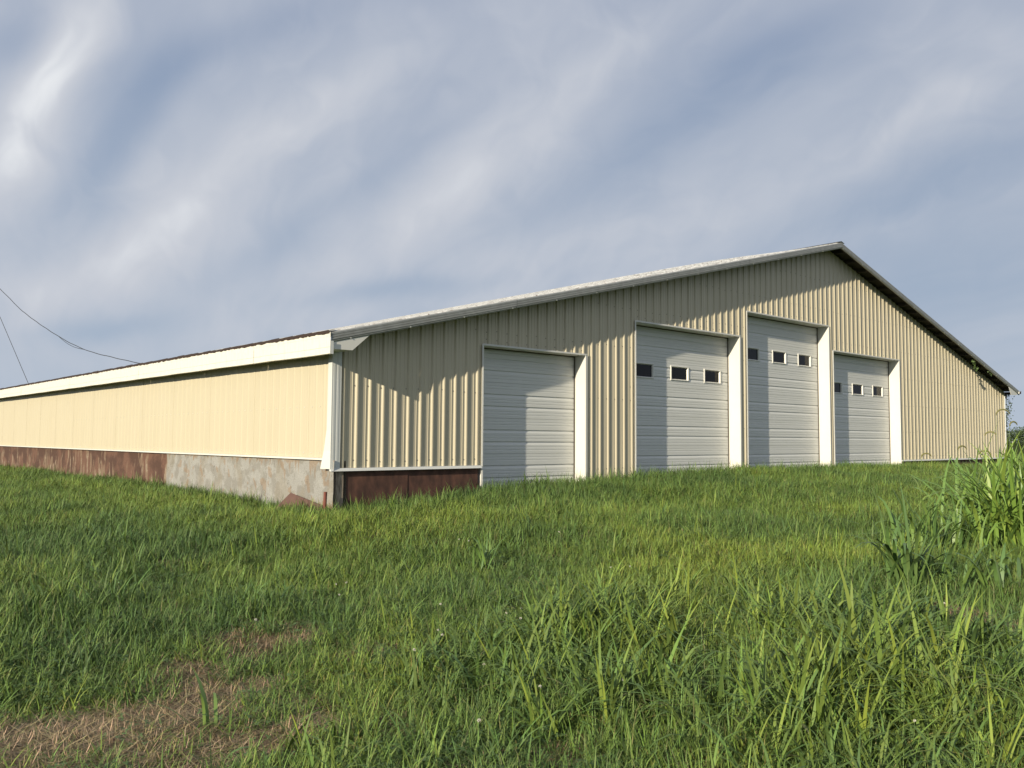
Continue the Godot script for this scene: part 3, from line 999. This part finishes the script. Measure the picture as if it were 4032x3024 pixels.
# ------------------------------------------------------------------ loose things
func make_yard_things() -> void:
	# rusty steel plate leaning on the foundation
	var g := ground(-0.3, -0.6)
	var s := begin()
	var p := [Vector3(-0.36, g - 0.05, -1.22), Vector3(-0.40, g - 0.10, 0.10), Vector3(-0.10, -0.55, 0.03), Vector3(-0.10, -0.405, -1.06)]
	slab(s, p, Vector3(0.012, -0.016, 0))
	var o := obj("rusty_plate", s, M.plate, self)
	o.set_meta("label", "flat rusty brown steel plate leaning on the foot of the stained foundation")
	o.set_meta("category", "metal plate")
	s = begin()
	var gy := ground(-0.16, 0.11)
	tube(s, [Vector3(-0.155, gy - 0.15, 0.11), Vector3(-0.15, gy + 0.2, 0.115), Vector3(-0.148, -0.33, 0.118)], [0.026, 0.026, 0.026], 8)
	s.add_vertex(Vector3(-0.15, -0.33, 0.118))
	s.add_vertex(Vector3(-0.13, -0.33, 0.118))
	s.add_vertex(Vector3(-0.15, -0.33, 0.138))
	o = obj("steel_stake", s, M.stake, self)
	o.set_meta("label", "short red rusted stake standing in the grass at the barn corner")
	o.set_meta("category", "stake")
	# service cable with a loose strand, and a taut stay wire
	s = begin()
	var c1 := [Vector3(-7.6, 11.9, -22.2), Vector3(-3.8, 7.63, -19.14), Vector3(-1.64, 4.49, -15.91), Vector3(-1.39, 3.64, -13.94), Vector3(-1.01, 2.87, -11.9), Vector3(-0.71, 2.45, -10.53), Vector3(-0.40, 2.22, -9.43), Vector3(-0.12, 2.03, -8.32), Vector3(0.05, 1.99, -7.9)]
	var curve := Curve3D.new()
	for i in c1.size():
		var t: Vector3 = (c1[mini(i + 1, c1.size() - 1)] - c1[maxi(i - 1, 0)]) / 6.0
		curve.add_point(c1[i], -t, t)
	curve.bake_interval = 0.25
	var pts := Array(curve.get_baked_points())
	for i in pts.size():
		pts[i] += Vector3(0, 0.004 * sin(i * 1.3), 0)
	var rad := []
	for q in pts:
		rad.append(0.0085)
	tube(s, pts, rad, 5)
	var c := thing("service_cable", "sagging black twisted cable running down to the barn roof edge", "cable")
	obj("cable_run", s, M.cable, c)
	s = begin()
	var loose := []
	var lr := []
	for i in 9:
		var t := i / 8.0
		loose.append(curve.sample_baked(curve.get_closest_offset(Vector3(-1.01, 2.87, -11.9)) + t * 1.4) + Vector3(0, -0.055 * sin(PI * t), 0))
		lr.append(0.006)
	tube(s, loose, lr, 4)
	obj("loose_strand", s, M.cable, c)
	s = begin()
	tube(s, [Vector3(-4.14, 16.16, -29.05), Vector3(-0.71, 4.37, -21.4), Vector3(-0.17, 2.10, -19.46), Vector3(-0.10, 1.99, -19.3)], [0.009, 0.009, 0.009, 0.009], 5)
	o = obj("stay_wire", s, M.cable, self)
	o.set_meta("label", "thin straight taut wire rising steeply from the far roof edge")
	o.set_meta("category", "wire")

func leaf_mesh(bend: float, segs := 7, fold := 0.25, taper := 1.0) -> ArrayMesh:
	# a grass leaf of length 1 and width 1 (scaled later), folded along its middle
	var s := SurfaceTool.new()
	s.begin(Mesh.PRIMITIVE_TRIANGLES)
	s.set_smooth_group(0)
	var p := Vector3.ZERO
	var rows := []
	for i in segs + 1:
		var t := float(i) / segs
		var a := bend * pow(t, 1.6)
		var w := 0.5 * pow(sin(PI * clampf(0.18 + 0.82 * t, 0.0, 1.0)), 0.75 * taper)
		if i == segs:
			w = 0.01
		var n := Vector3(0, sin(a), -cos(a))
		rows.append([p + Vector3(-w, 0, 0), p + Vector3(0, 0, 0) + n * w * 0.0, p + Vector3(w, 0, 0), n, w])
		p += Vector3(0, cos(a), sin(a)) / segs
	for i in segs:
		for h in 2:
			quad(s, rows[i][h], rows[i][h + 1], rows[i + 1][h + 1], rows[i + 1][h])
	s.generate_normals()
	return s.commit()

func leafy(col: Color, rough := 0.5) -> StandardMaterial3D:
	var m := mat(col, rough)
	m.backlight = Color(0.7, 0.8, 0.35)
	return m

var leaves := []

func clump(label: String, at: Vector2, n: int, height: float, width: float, spread: float, lean: Vector2, mats: Array, seed_: int, called := "grass_clump", category := "grass clump") -> Node3D:
	var r := RandomNumberGenerator.new()
	r.seed = seed_
	var t := thing(called, label, category, Vector3(at.x, ground(at.x, at.y) - 0.01, at.y))
	for i in n:
		var yaw := r.randf() * TAU
		var tilt := r.randf_range(0.03, 0.40) * (1.0 if i % 3 else 1.7)
		var len_ := height * r.randf_range(0.55, 1.1)
		var w := width * r.randf_range(0.6, 1.15)
		var off := Vector3(r.randfn() * spread, 0, r.randfn() * spread)
		off.y = ground(at.x + off.x, at.y + off.z) - ground(at.x, at.y)
		var bs := Basis(Vector3.UP, yaw) * Basis(Vector3.RIGHT, tilt)
		bs = Basis(Vector3(lean.y, 0, -lean.x).normalized(), lean.length()) * bs if lean.length() > 0.01 else bs
		bs = bs * Basis.from_scale(Vector3(w, len_, len_))
		put("leaf", leaves[r.randi() % leaves.size()], mats[r.randi() % mats.size()], t, Transform3D(bs, off))
	return t

func make_clumps() -> void:
	for bend in [0.35, 0.8, 1.3, 1.9, 2.5]:
		leaves.append(leaf_mesh(bend))
	var bright := [leafy(lin(0.155, 0.255, 0.045)), leafy(lin(0.125, 0.22, 0.045)), leafy(lin(0.195, 0.28, 0.05))]
	var mid := [leafy(lin(0.11, 0.195, 0.045)), leafy(lin(0.14, 0.22, 0.05)), leafy(lin(0.09, 0.165, 0.045))]
	var deep := [leafy(lin(0.085, 0.15, 0.045)), leafy(lin(0.11, 0.175, 0.05)), leafy(lin(0.075, 0.13, 0.04))]
	clump("tall yellow-green clump of broad upright leaves under the drooping seed heads", Vector2(4.5, 7.4), 170, 1.5, 0.040, 0.20, Vector2(-0.15, 0.0), bright, 101)
	clump("tall bright green leafy clump at the edge of the yard beyond the bare red dirt", Vector2(5.15, 7.2), 140, 1.3, 0.038, 0.24, Vector2(-0.08, 0), bright + [mid[1]], 102)
	clump("dense green clump of long arching leaves behind the tall yellow-green clump", Vector2(5.4, 7.8), 150, 1.6, 0.040, 0.30, Vector2(0.05, 0), mid + bright, 103)
	clump("dark green clump with wide upright leaves beside the bare red dirt", Vector2(1.64, 7.48), 44, 0.95, 0.040, 0.06, Vector2(-0.05, 0), deep + mid, 104)
	clump("mid green upright clump between the dark clump and the tall clumps", Vector2(3.6, 6.9), 80, 0.85, 0.032, 0.20, Vector2(0, 0), mid, 105)
	clump("low green clump of arching leaves just behind the bare red dirt", Vector2(2.1, 7.95), 34, 0.55, 0.032, 0.16, Vector2(0.15, 0), deep + mid, 106)
	clump("dark arching tuft of broad leaves in the middle of the short lawn", Vector2(-1.55, 6.75), 34, 0.42, 0.021, 0.13, Vector2(0, 0), deep + mid, 107)
	clump("open tuft with long low arching leaves on the yellowish lawn", Vector2(-0.65, 4.3), 18, 0.5, 0.024, 0.06, Vector2(0, 0), mid, 108)
	clump("two-leaved young sprout standing alone in the dry straw", Vector2(-4.3, 6.61), 4, 0.34, 0.026, 0.02, Vector2(0, 0), [mid[1]], 109, "grass_sprout", "sprout")
	clump("single tall broad green blade with small leaves beside the dry straw", Vector2(-4.2, 7.16), 5, 0.40, 0.03, 0.03, Vector2(0.1, 0), [mid[1], mid[0]], 110, "grass_sprout", "sprout")
	clump("slender light green tuft between white clover flowers", Vector2(-2.75, 7.1), 12, 0.38, 0.020, 0.05, Vector2(0.1, 0), [bright[1], mid[1]], 111)
	clump("loose green tuft on the near lawn beside the red dirt patch", Vector2(-0.2, 8.45), 20, 0.42, 0.022, 0.12, Vector2(0, 0), mid, 112)
	make_foxtails()
	make_clover_flowers()

func make_foxtails() -> void:
	var heads := [[4.57, 0.305, 6.47, 0.115, 0.0], [4.72, 0.40, 6.83, 0.12, 0.3], [4.86, 0.835, 7.24, 0.16, 0.1], [4.89, 0.69, 7.34, 0.12, 0.4], [4.80, 0.57, 7.12, 0.11, -0.5], [4.8, 0.345, 7.05, 0.12, 2.4], [5.1, 0.50, 7.55, 0.12, 2.9]]
	var head_mat := leafy(lin(0.17, 0.16, 0.055), 0.8)
	var stem_mat := leafy(lin(0.13, 0.18, 0.05))
	var r := RandomNumberGenerator.new()
	r.seed = 5
	for h in heads:
		# the seed head bows over along the view's left-right line
		var dir := Vector3(0.756, 0, 0.655).rotated(Vector3.UP, h[4])
		var top := Vector3(h[0], h[1], h[2])
		var foot := Vector3(h[0] - dir.x * 0.09, ground(h[0], h[2]), h[2] - dir.z * 0.09)
		var t := thing("foxtail_plant", "thin stalk with a bowed fuzzy seed head rising from the tall clumps", "foxtail", foot, "bowed foxtail seed heads")
		top -= foot
		var pts := []
		var rad := []
		var neck: Vector3 = top - dir * h[3] * 0.55 - Vector3(0, h[3] * 0.45, 0)
		for i in 7:
			var k := i / 6.0
			pts.append(Vector3(neck.x * k * k, neck.y * k, neck.z * k * k))
			rad.append(lerpf(0.0035, 0.0018, k))
		var s := begin()
		tube(s, pts, rad, 5)
		obj("stem", s, stem_mat, t)
		# seed head: a bent spindle with bristles
		s = begin()
		var hp := []
		var hr := []
		for i in 10:
			var k := i / 9.0
			var a := PI * (1.0 - k * 0.92)
			hp.append(top + dir * cos(a) * h[3] * 0.55 + Vector3(0, (sin(a) - 1.0) * h[3] * 0.45, 0))
			hr.append(0.0095 * pow(sin(PI * clampf(0.1 + 0.86 * k, 0, 1)), 0.5))
		tube(s, hp, hr, 6)
		for i in 130:
			var k := r.randf() * 8.9
			var c: Vector3 = hp[int(k)].lerp(hp[int(k) + 1], fposmod(k, 1.0))
			var out := Vector3(r.randfn(), r.randfn(), r.randfn()).normalized()
			var side := out.cross(Vector3.UP).normalized() * 0.0012
			tri(s, c - side, c + side, c + out * 0.021)
		obj("seed_head", s, head_mat, t)
		for i in 2:
			var len_ := r.randf_range(0.25, 0.4)
			var bs := Basis(Vector3.UP, r.randf() * TAU) * Basis(Vector3.RIGHT, 0.5) * Basis.from_scale(Vector3(0.016, len_, len_))
			var kk := 0.3 + 0.3 * i
			put("leaf", leaves[2], stem_mat, t, Transform3D(bs, Vector3(neck.x * kk * kk, neck.y * kk, neck.z * kk * kk)))

func make_clover_flowers() -> void:
	var spots := [[-0.44, 3.62], [-0.38, 3.71], [0.56, 4.14], [-2.06, 6.3], [-1.88, 6.26], [-3.56, 7.86], [-2.88, 7.06], [-3.05, 6.59], [-2.1, 6.5], [-2.38, 5.94], [-2.44, 4.7], [-2.58, 4.78], [-0.07, 5.73], [-0.29, 5.69], [-2.68, 5.01], [0.94, 8.1], [-3.52, 5.36], [-2.66, 6.3], [-2.7, 6.4], [-2.52, 7.81], [-3.0, 7.67], [-2.05, 9.17]]
	var hs := SurfaceTool.new()
	hs.begin(Mesh.PRIMITIVE_TRIANGLES)
	hs.set_smooth_group(-1)
	var r := RandomNumberGenerator.new()
	r.seed = 77
	for i in 60:
		var d := Vector3(r.randfn(), r.randfn() * 0.8 + 0.25, r.randfn()).normalized()
		var u := d.cross(Vector3(0.3, 1, 0.2)).normalized() * 0.0028
		tri(hs, d * 0.002 - u, d * 0.002 + u, d * 0.0115)
		var v := d.cross(u).normalized() * 0.0028
		tri(hs, d * 0.002 - v, d * 0.002 + v, d * 0.0115)
	hs.generate_normals()
	var head := hs.commit()
	var white := mat(lin(0.62, 0.61, 0.54), 0.8)
	var stem := leafy(lin(0.1, 0.16, 0.05))
	for p in spots:
		var t := thing("clover_flower", "small round white clover flower standing in the grass", "flower", Vector3(p[0], ground(p[0], p[1]), p[1]), "white clover flowers")
		var y := 0.17 + r.randf() * 0.05
		var s := begin()
		tube(s, [Vector3(0, -0.01, 0), Vector3(0.006, y * 0.6, 0), Vector3(0.012, y, 0.004)], [0.0015, 0.0014, 0.0012], 4)
		obj("stem", s, stem, t)
		put("flower_head", head, white, t, Transform3D(Basis(Vector3.UP, r.randf() * TAU) * Basis.from_scale(Vector3.ONE * r.randf_range(0.65, 0.95)), Vector3(0.012, y + 0.003, 0.004)))

# ------------------------------------------------------------------ far things and the vine
func make_far() -> void:
	# row of trees beyond the field
	var bark := mat(lin(0.09, 0.075, 0.06), 0.95)
	var r := RandomNumberGenerator.new()
	r.seed = 9
	var greens := [leafy(lin(0.045, 0.072, 0.030), 0.8), leafy(lin(0.052, 0.082, 0.034), 0.8)]
	for i in 14:
		var at := Vector2(232.0 + r.randf_range(-2, 2), -79.0 + i * 1.7 + r.randf_range(-0.4, 0.4))
		var hgt := r.randf_range(4.0, 5.4) * (0.85 if i % 3 == 2 else 1.0)
		var gy := ground_at(at.x, at.y)
		var t := thing("field_tree", "dark bushy tree in the row beyond the field", "tree", Vector3(at.x, gy, at.y), "trees beyond the field")
		var s := begin()
		var top := Vector3(r.randf_range(-0.3, 0.3), hgt * 0.75, r.randf_range(-0.3, 0.3))
		tube(s, [Vector3(0, -0.2, 0), top * 0.4, top], [0.16, 0.11, 0.04], 6)
		for k in 5:
			var a := r.randf() * TAU
			tube(s, [top * (0.3 + 0.1 * k), top * (0.42 + 0.1 * k) + Vector3(cos(a), 0.3, sin(a)) * 1.1], [0.06, 0.02], 4)
		obj("trunk", s, bark, t)
		s = begin()
		for k in 900:
			var d := Vector3(r.randfn(), r.randfn(), r.randfn()).normalized() * pow(r.randf(), 0.4)
			var c := Vector3(d.x * hgt * 0.46, hgt * 0.50 + d.y * hgt * 0.50, d.z * hgt * 0.46)
			c += Vector3(sin(c.y * 3.0 + i) * 0.25, 0, cos(c.y * 2.3 + i) * 0.25)
			var u := Vector3(r.randfn(), r.randfn(), r.randfn()).normalized()
			var v := u.cross(Vector3(r.randfn(), r.randfn(), r.randfn())).normalized()
			var sz := r.randf_range(0.12, 0.26)
			quad(s, c - u * sz, c - v * sz * 0.7, c + u * sz, c + v * sz * 0.7)
		obj("crown", s, greens[i % 2], t)
	var pale := mat(lin(0.42, 0.41, 0.37), 0.85)
	for i in 3:
		var x := 126.6 + 0.4 * i
		var z: float = [-33.8, -33.1, -31.2][i]
		var gy := ground_at(x, z)
		var s := begin()
		tube(s, [Vector3(0, -0.2, 0), Vector3(0.02, 0.7, 0), Vector3(0.02, 1.25 - 0.1 * i, 0), Vector3(0.02, 1.27 - 0.1 * i, 0)], [0.045, 0.045, 0.04, 0.0], 8)
		var o := obj("fence_post", s, pale, self)
		o.position = Vector3(x, gy, z)
		o.set_meta("label", "pale weathered fence post in front of the dark trees")
		o.set_meta("category", "fence post")
		o.set_meta("group", "fence posts in the field")
	# creeper under the right eave
	var green := leafy(lin(0.075, 0.12, 0.035), 0.6)
	var dim := leafy(lin(0.045, 0.07, 0.03), 0.6)
	creeper("hanging creeper with small dark leaves below the eave at the far barn corner", [Vector3(26.56, 2.12, 0.0), Vector3(26.52, 1.6, 0.02), Vector3(26.48, 1.1, 0.0), Vector3(26.45, 0.75, 0.0)], 150, 0.16, 0.036, dim, 31, 0.26)
	creeper("leafy green vine tuft hanging under the far slope of the rake", [Vector3(23.0, 3.12, 0.30), Vector3(22.75, 3.02, 0.36), Vector3(22.8, 2.86, 0.36), Vector3(22.92, 2.76, 0.36)], 34, 0.07, 0.045, green, 32, 0.0)
	creeper("small vine sprig under the rake near the eave", [Vector3(23.9, 2.86, 0.33), Vector3(24.05, 2.76, 0.36), Vector3(24.2, 2.68, 0.36)], 14, 0.06, 0.035, green, 33, 0.0)

func creeper(label: String, pts: Array, n: int, spread: float, size: float, m: Material, seed_: int, widen: float) -> void:
	var r := RandomNumberGenerator.new()
	r.seed = seed_
	var foot: Vector3 = pts[0]
	var t := thing("creeper", label, "vine", foot)
	var local := []
	var rad := []
	for p in pts:
		local.append(p - foot)
		rad.append(0.006)
	var s := begin()
	tube(s, local, rad, 5)
	if widen > 0.0:
		for k in 4:
			var a: Vector3 = local[0] + Vector3(r.randf_range(-0.1, 0.45), 0, 0)
			var e: Vector3 = local[0].lerp(local[local.size() - 1], r.randf_range(0.3, 0.75)) + Vector3(r.randf_range(-0.05, 0.3), 0, 0)
			tube(s, [a, a.lerp(e, 0.5) + Vector3(0.05, 0, 0), e], [0.004, 0.004, 0.002], 4)
	obj("stem", s, m, t)
	s = begin()
	for i in n:
		var k := pow(r.randf(), 0.9) * (local.size() - 1.001)
		var frac := k / (local.size() - 1.0)
		var c: Vector3 = local[int(k)].lerp(local[int(k) + 1], fposmod(k, 1.0))
		c += Vector3(r.randfn() * spread * (1.0 - 0.6 * frac) + widen * (1.0 - frac), r.randfn() * spread * 0.5, r.randfn() * spread * 0.4)
		c.y = minf(c.y, 0.0)
		var u := Vector3(r.randfn(), r.randfn() - 0.6, r.randfn()).normalized() * size
		var v := u.cross(Vector3(r.randfn(), r.randfn(), r.randfn())).normalized() * size * 0.6
		quad(s, c - u, c - v, c + u, c + v)
	obj("leaves", s, m, t, {"kind": "stuff"})

# ------------------------------------------------------------------ grass
func blade(s: SurfaceTool, base: Vector3, yaw: float, tilt: float, bend: float, len_: float, w: float, segs: int, col: Color) -> void:
	var fwd := Vector3(sin(yaw), 0, cos(yaw))
	var side := Vector3(cos(yaw), 0, -sin(yaw))
	var p := base
	var pl := p - side * w * 0.5
	var pr := p + side * w * 0.5
	for i in segs:
		var t := float(i + 1) / segs
		var a := tilt + bend * t * t
		p += (Vector3.UP * cos(a) + fwd * sin(a)) * len_ / segs
		var ww := w * 0.5 * (1.0 - pow(t, 2.2))
		var nl := p - side * ww
		var nr := p + side * ww
		s.set_color(col)
		if i == segs - 1:
			tri(s, pl, pr, p)
		else:
			quad(s, pl, pr, nr, nl)
		pl = nl
		pr = nr

func tuft(seed_: int, n: int, radius: float, len_lo: float, len_hi: float, w: float, bend: float, segs: int, dry: float) -> ArrayMesh:
	var r := RandomNumberGenerator.new()
	r.seed = seed_
	var s := SurfaceTool.new()
	s.begin(Mesh.PRIMITIVE_TRIANGLES)
	s.set_smooth_group(0)
	for i in n:
		var a := r.randf() * TAU
		var d := sqrt(r.randf()) * radius
		var v := r.randf_range(0.36, 0.64)
		var c := Color(v * r.randf_range(0.9, 1.15), v, v * r.randf_range(0.8, 1.2))
		if r.randf() < dry:
			c = Color(0.9, 0.57, 0.95) * r.randf_range(0.7, 1.05)
		blade(s, Vector3(cos(a) * d, -0.02, sin(a) * d), r.randf() * TAU, r.randf_range(0.05, 0.85), r.randf_range(0.1, 1.0) * bend, r.randf_range(len_lo, len_hi), w * r.randf_range(0.7, 1.3), segs, c)
	s.generate_normals()
	return s.commit()

func straw_mesh(seed_: int) -> ArrayMesh:
	var r := RandomNumberGenerator.new()
	r.seed = seed_
	var s := SurfaceTool.new()
	s.begin(Mesh.PRIMITIVE_TRIANGLES)
	s.set_smooth_group(0)
	for i in 34:
		var a := r.randf() * TAU
		var d := sqrt(r.randf()) * 0.13
		var v := r.randf_range(0.22, 0.9)
		var c := Color(v, v * r.randf_range(0.85, 1.05), v * r.randf_range(0.8, 1.1))
		var lying := r.randf() < 0.93
		blade(s, Vector3(cos(a) * d, r.randf_range(-0.002, 0.022), sin(a) * d), r.randf() * TAU, r.randf_range(1.35, 1.6) if lying else r.randf_range(0.1, 0.9), r.randf_range(-0.25, 0.25), r.randf_range(0.05, 0.19) * (1.0 if lying else 0.4), r.randf_range(0.0025, 0.0065), 2, c)
	s.generate_normals()
	return s.commit()

func clover_mesh(seed_: int) -> ArrayMesh:
	var r := RandomNumberGenerator.new()
	r.seed = seed_
	var s := SurfaceTool.new()
	s.begin(Mesh.PRIMITIVE_TRIANGLES)
	s.set_smooth_group(-1)
	for i in 9:
		var a := r.randf() * TAU
		var d := sqrt(r.randf()) * 0.09
		var c := Vector3(cos(a) * d, r.randf_range(0.05, 0.10), sin(a) * d)
		var v := r.randf_range(0.65, 1.0)
		s.set_color(Color(v, v, v))
		var up := Vector3(r.randfn() * 0.3, 1, r.randfn() * 0.3).normalized()
		var u := up.cross(Vector3(r.randfn(), 0, r.randfn())).normalized()
		for k in 3:
			var x := u.rotated(up, TAU * k / 3.0)
			var y := up.cross(x)
			var sz := 0.012
			quad(s, c, c + x * sz * 0.7 - y * sz * 0.5, c + x * sz * 1.35, c + x * sz * 0.7 + y * sz * 0.5)
		blade(s, Vector3(c.x, -0.01, c.z), 0, 0, 0, c.y, 0.0015, 2, Color(v, v, v))
	s.generate_normals()
	return s.commit()

func scatter(parent: Node3D, called: String, mesh: Mesh, m: Material, xf: Array, cols: Array) -> void:
	if xf.is_empty():
		return
	var mm := MultiMesh.new()
	mm.transform_format = MultiMesh.TRANSFORM_3D
	mm.use_colors = true
	mm.mesh = mesh
	mm.instance_count = xf.size()
	for i in xf.size():
		mm.set_instance_transform(i, xf[i])
		mm.set_instance_color(i, cols[i])
	var o := MultiMeshInstance3D.new()
	o.multimesh = mm
	o.material_override = m
	o.name = called
	o.set_meta("kind", "stuff")
	parent.add_child(o, true)

func stuff(called: String, label: String, category: String) -> Node3D:
	var t := thing(called, label, category)
	t.set_meta("kind", "stuff")
	return t

func blend_tone(t: float) -> Color:
	var c := Color(0.198, 0.342, 0.074)
	return c.lerp(Color(0.372, 0.520, 0.084), t) if t > 0.0 else c.lerp(Color(0.140, 0.262, 0.072), -t)

func make_grass() -> void:
	var m := mat(Color.WHITE, 0.68)
	m.vertex_color_use_as_albedo = true
	m.backlight = Color(0.75, 0.85, 0.4)
	var fine := []
	var wide := []
	for k in 6:
		fine.append(tuft(200 + k, 27, 0.095, 0.07, 0.24, 0.0064, 2.0, 4, 0.06))
		wide.append(tuft(240 + k, 9, 0.06, 0.15, 0.38, 0.0125, 2.3, 6, 0.03))
	var straw := []
	for k in 3:
		straw.append(straw_mesh(280 + k))
	var clov := [clover_mesh(290), clover_mesh(291)]
	var F := [[], [], [], [], [], []]
	var FC := [[], [], [], [], [], []]
	var W := [[], [], [], [], [], []]
	var WC := [[], [], [], [], [], []]
	var S := [[], [], []]
	var SC := [[], [], []]
	var C := [[], []]
	var CC := [[], []]
	var eye := Vector2(-6.0238, 10.9348)
	var r := RandomNumberGenerator.new()
	r.seed = 1234
	# spread over the yard in rings round where one stands, thinner with distance
	var a0 := deg_to_rad(-18.0)
	var a1 := deg_to_rad(98.0)
	var rr := 1.6
	while rr < 62.0:
		var step := 0.08 * maxf(1.0, rr / 7.0)
		var dens := 210.0 if rr < 7.0 else 210.0 * pow(7.0 / rr, 1.1)
		var count := int(dens * rr * (a1 - a0) * step + r.randf())
		for i in count:
			var a := r.randf_range(a0, a1)
			var d := rr + r.randf() * step
			var x := eye.x + sin(a) * d
			var z := eye.y - cos(a) * d
			if indoors(x, z, 0.03) or z < -30.0 or (x > 0.0 and z < -3.0 and x < 27.0):
				continue
			var b := bare(x, z)
			if r.randf() < maxf(b.x * 0.64, b.y * 0.95):
				continue
			var t := tone(x, z)
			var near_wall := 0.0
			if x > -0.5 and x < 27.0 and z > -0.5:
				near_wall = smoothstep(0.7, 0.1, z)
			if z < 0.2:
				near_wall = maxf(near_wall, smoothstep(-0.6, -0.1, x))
			var big := 1.0 + 0.35 * smoothstep(9.0, 30.0, d)
			var h := t.y * r.randf_range(0.75, 1.25) * (1.0 + 0.35 * near_wall) * (1.0 - 0.45 * b.x) * lerpf(1.0, 1.1, smoothstep(9.0, 30.0, d))
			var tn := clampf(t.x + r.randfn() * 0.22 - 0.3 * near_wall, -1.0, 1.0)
			var c := blend_tone(tn)
			var v := r.randf_range(0.85, 1.15)
			c = Color(c.r * v, c.g * v, c.b * v)
			var k := r.randi() % 6
			var lean := Basis(Vector3(r.randfn(), 0, r.randfn()).normalized(), r.randf() * 0.25)
			var xf := Transform3D(lean * Basis(Vector3.UP, r.randf() * TAU) * Basis.from_scale(Vector3(big, h, big)), Vector3(x, ground(x, z), z))
			F[k].append(xf)
			FC[k].append(c)
			# broader leaves in drifts
			var drift := veg_noise.get_noise_2d(x * 1.3 - 20.0, z * 1.3 + 7.0)
			# coarse clumps stand in the unmown part of the yard between the straw and the weeds
			var rank := smoothstep(-3.6, -2.6, x) * smoothstep(5.6, 6.6, z) * smoothstep(1.2, 0.2, x)
			if r.randf() < (0.045 + 0.17 * smoothstep(-0.1, 0.35, drift) + 0.12 * near_wall + 0.26 * rank * smoothstep(-0.25, 0.2, drift)) * (0.4 + 0.6 * t.y):
				var hw := (1.0 + 0.22 * rank) * t.y * r.randf_range(0.6, 1.15) * (1.0 - 0.5 * b.x)
				k = r.randi() % 6
				W[k].append(Transform3D(Basis(Vector3.UP, r.randf() * TAU) * Basis.from_scale(Vector3(hw, hw, hw)), xf.origin))
				c = blend_tone(clampf(tn + r.randfn() * 0.25, -1.0, 1.0))
				WC[k].append(c)
			if d < 13.0 and r.randf() < 0.05 + 0.12 * smoothstep(0.0, 0.3, veg_fine.get_noise_2d(x * 0.3 + 9.0, z * 0.3)):
				k = r.randi() % 2
				C[k].append(Transform3D(Basis(Vector3.UP, r.randf() * TAU), xf.origin))
				CC[k].append(Color(0.085, 0.15, 0.045))
		rr += step
	# dry straw on the bare spots and a little thatch between the blades
	for i in 90000:
		var x := r.randf_range(-6.2, 2.2)
		var z := r.randf_range(1.6, 9.4)
		var b := bare(x, z)
		if r.randf() > maxf(b.x * 1.0, b.y * 0.25) + 0.012:
			continue
		var k := r.randi() % 3
		S[k].append(Transform3D(Basis(Vector3.UP, r.randf() * TAU) * Basis.from_scale(Vector3(1, 1, 1) * r.randf_range(0.7, 1.2)), Vector3(x, ground(x, z) + 0.004, z)))
		var v := r.randf_range(0.7, 1.2)
		SC[k].append(Color(0.52 * v, 0.415 * v, 0.235 * v))
	var g := stuff("grass", "fine green grass covering the yard", "grass")
	var wd := stuff("broad_grass", "broader arching grass blades scattered through the lawn", "grass")
	var sg := stuff("dry_straw", "dry brown straw lying on the bare spots of the lawn", "straw")
	var cg := stuff("clover_leaves", "small round clover leaves low among the grass", "clover")
	for k in 6:
		scatter(g, "grass_tufts", fine[k], m, F[k], FC[k])
		scatter(wd, "blade_tufts", wide[k], m, W[k], WC[k])
	var sm := mat(Color.WHITE, 0.85)
	sm.vertex_color_use_as_albedo = true
	for k in 3:
		scatter(sg, "straw_bits", straw[k], sm, S[k], SC[k])
	for k in 2:
		scatter(cg, "clover_tufts", clov[k], m, C[k], CC[k])
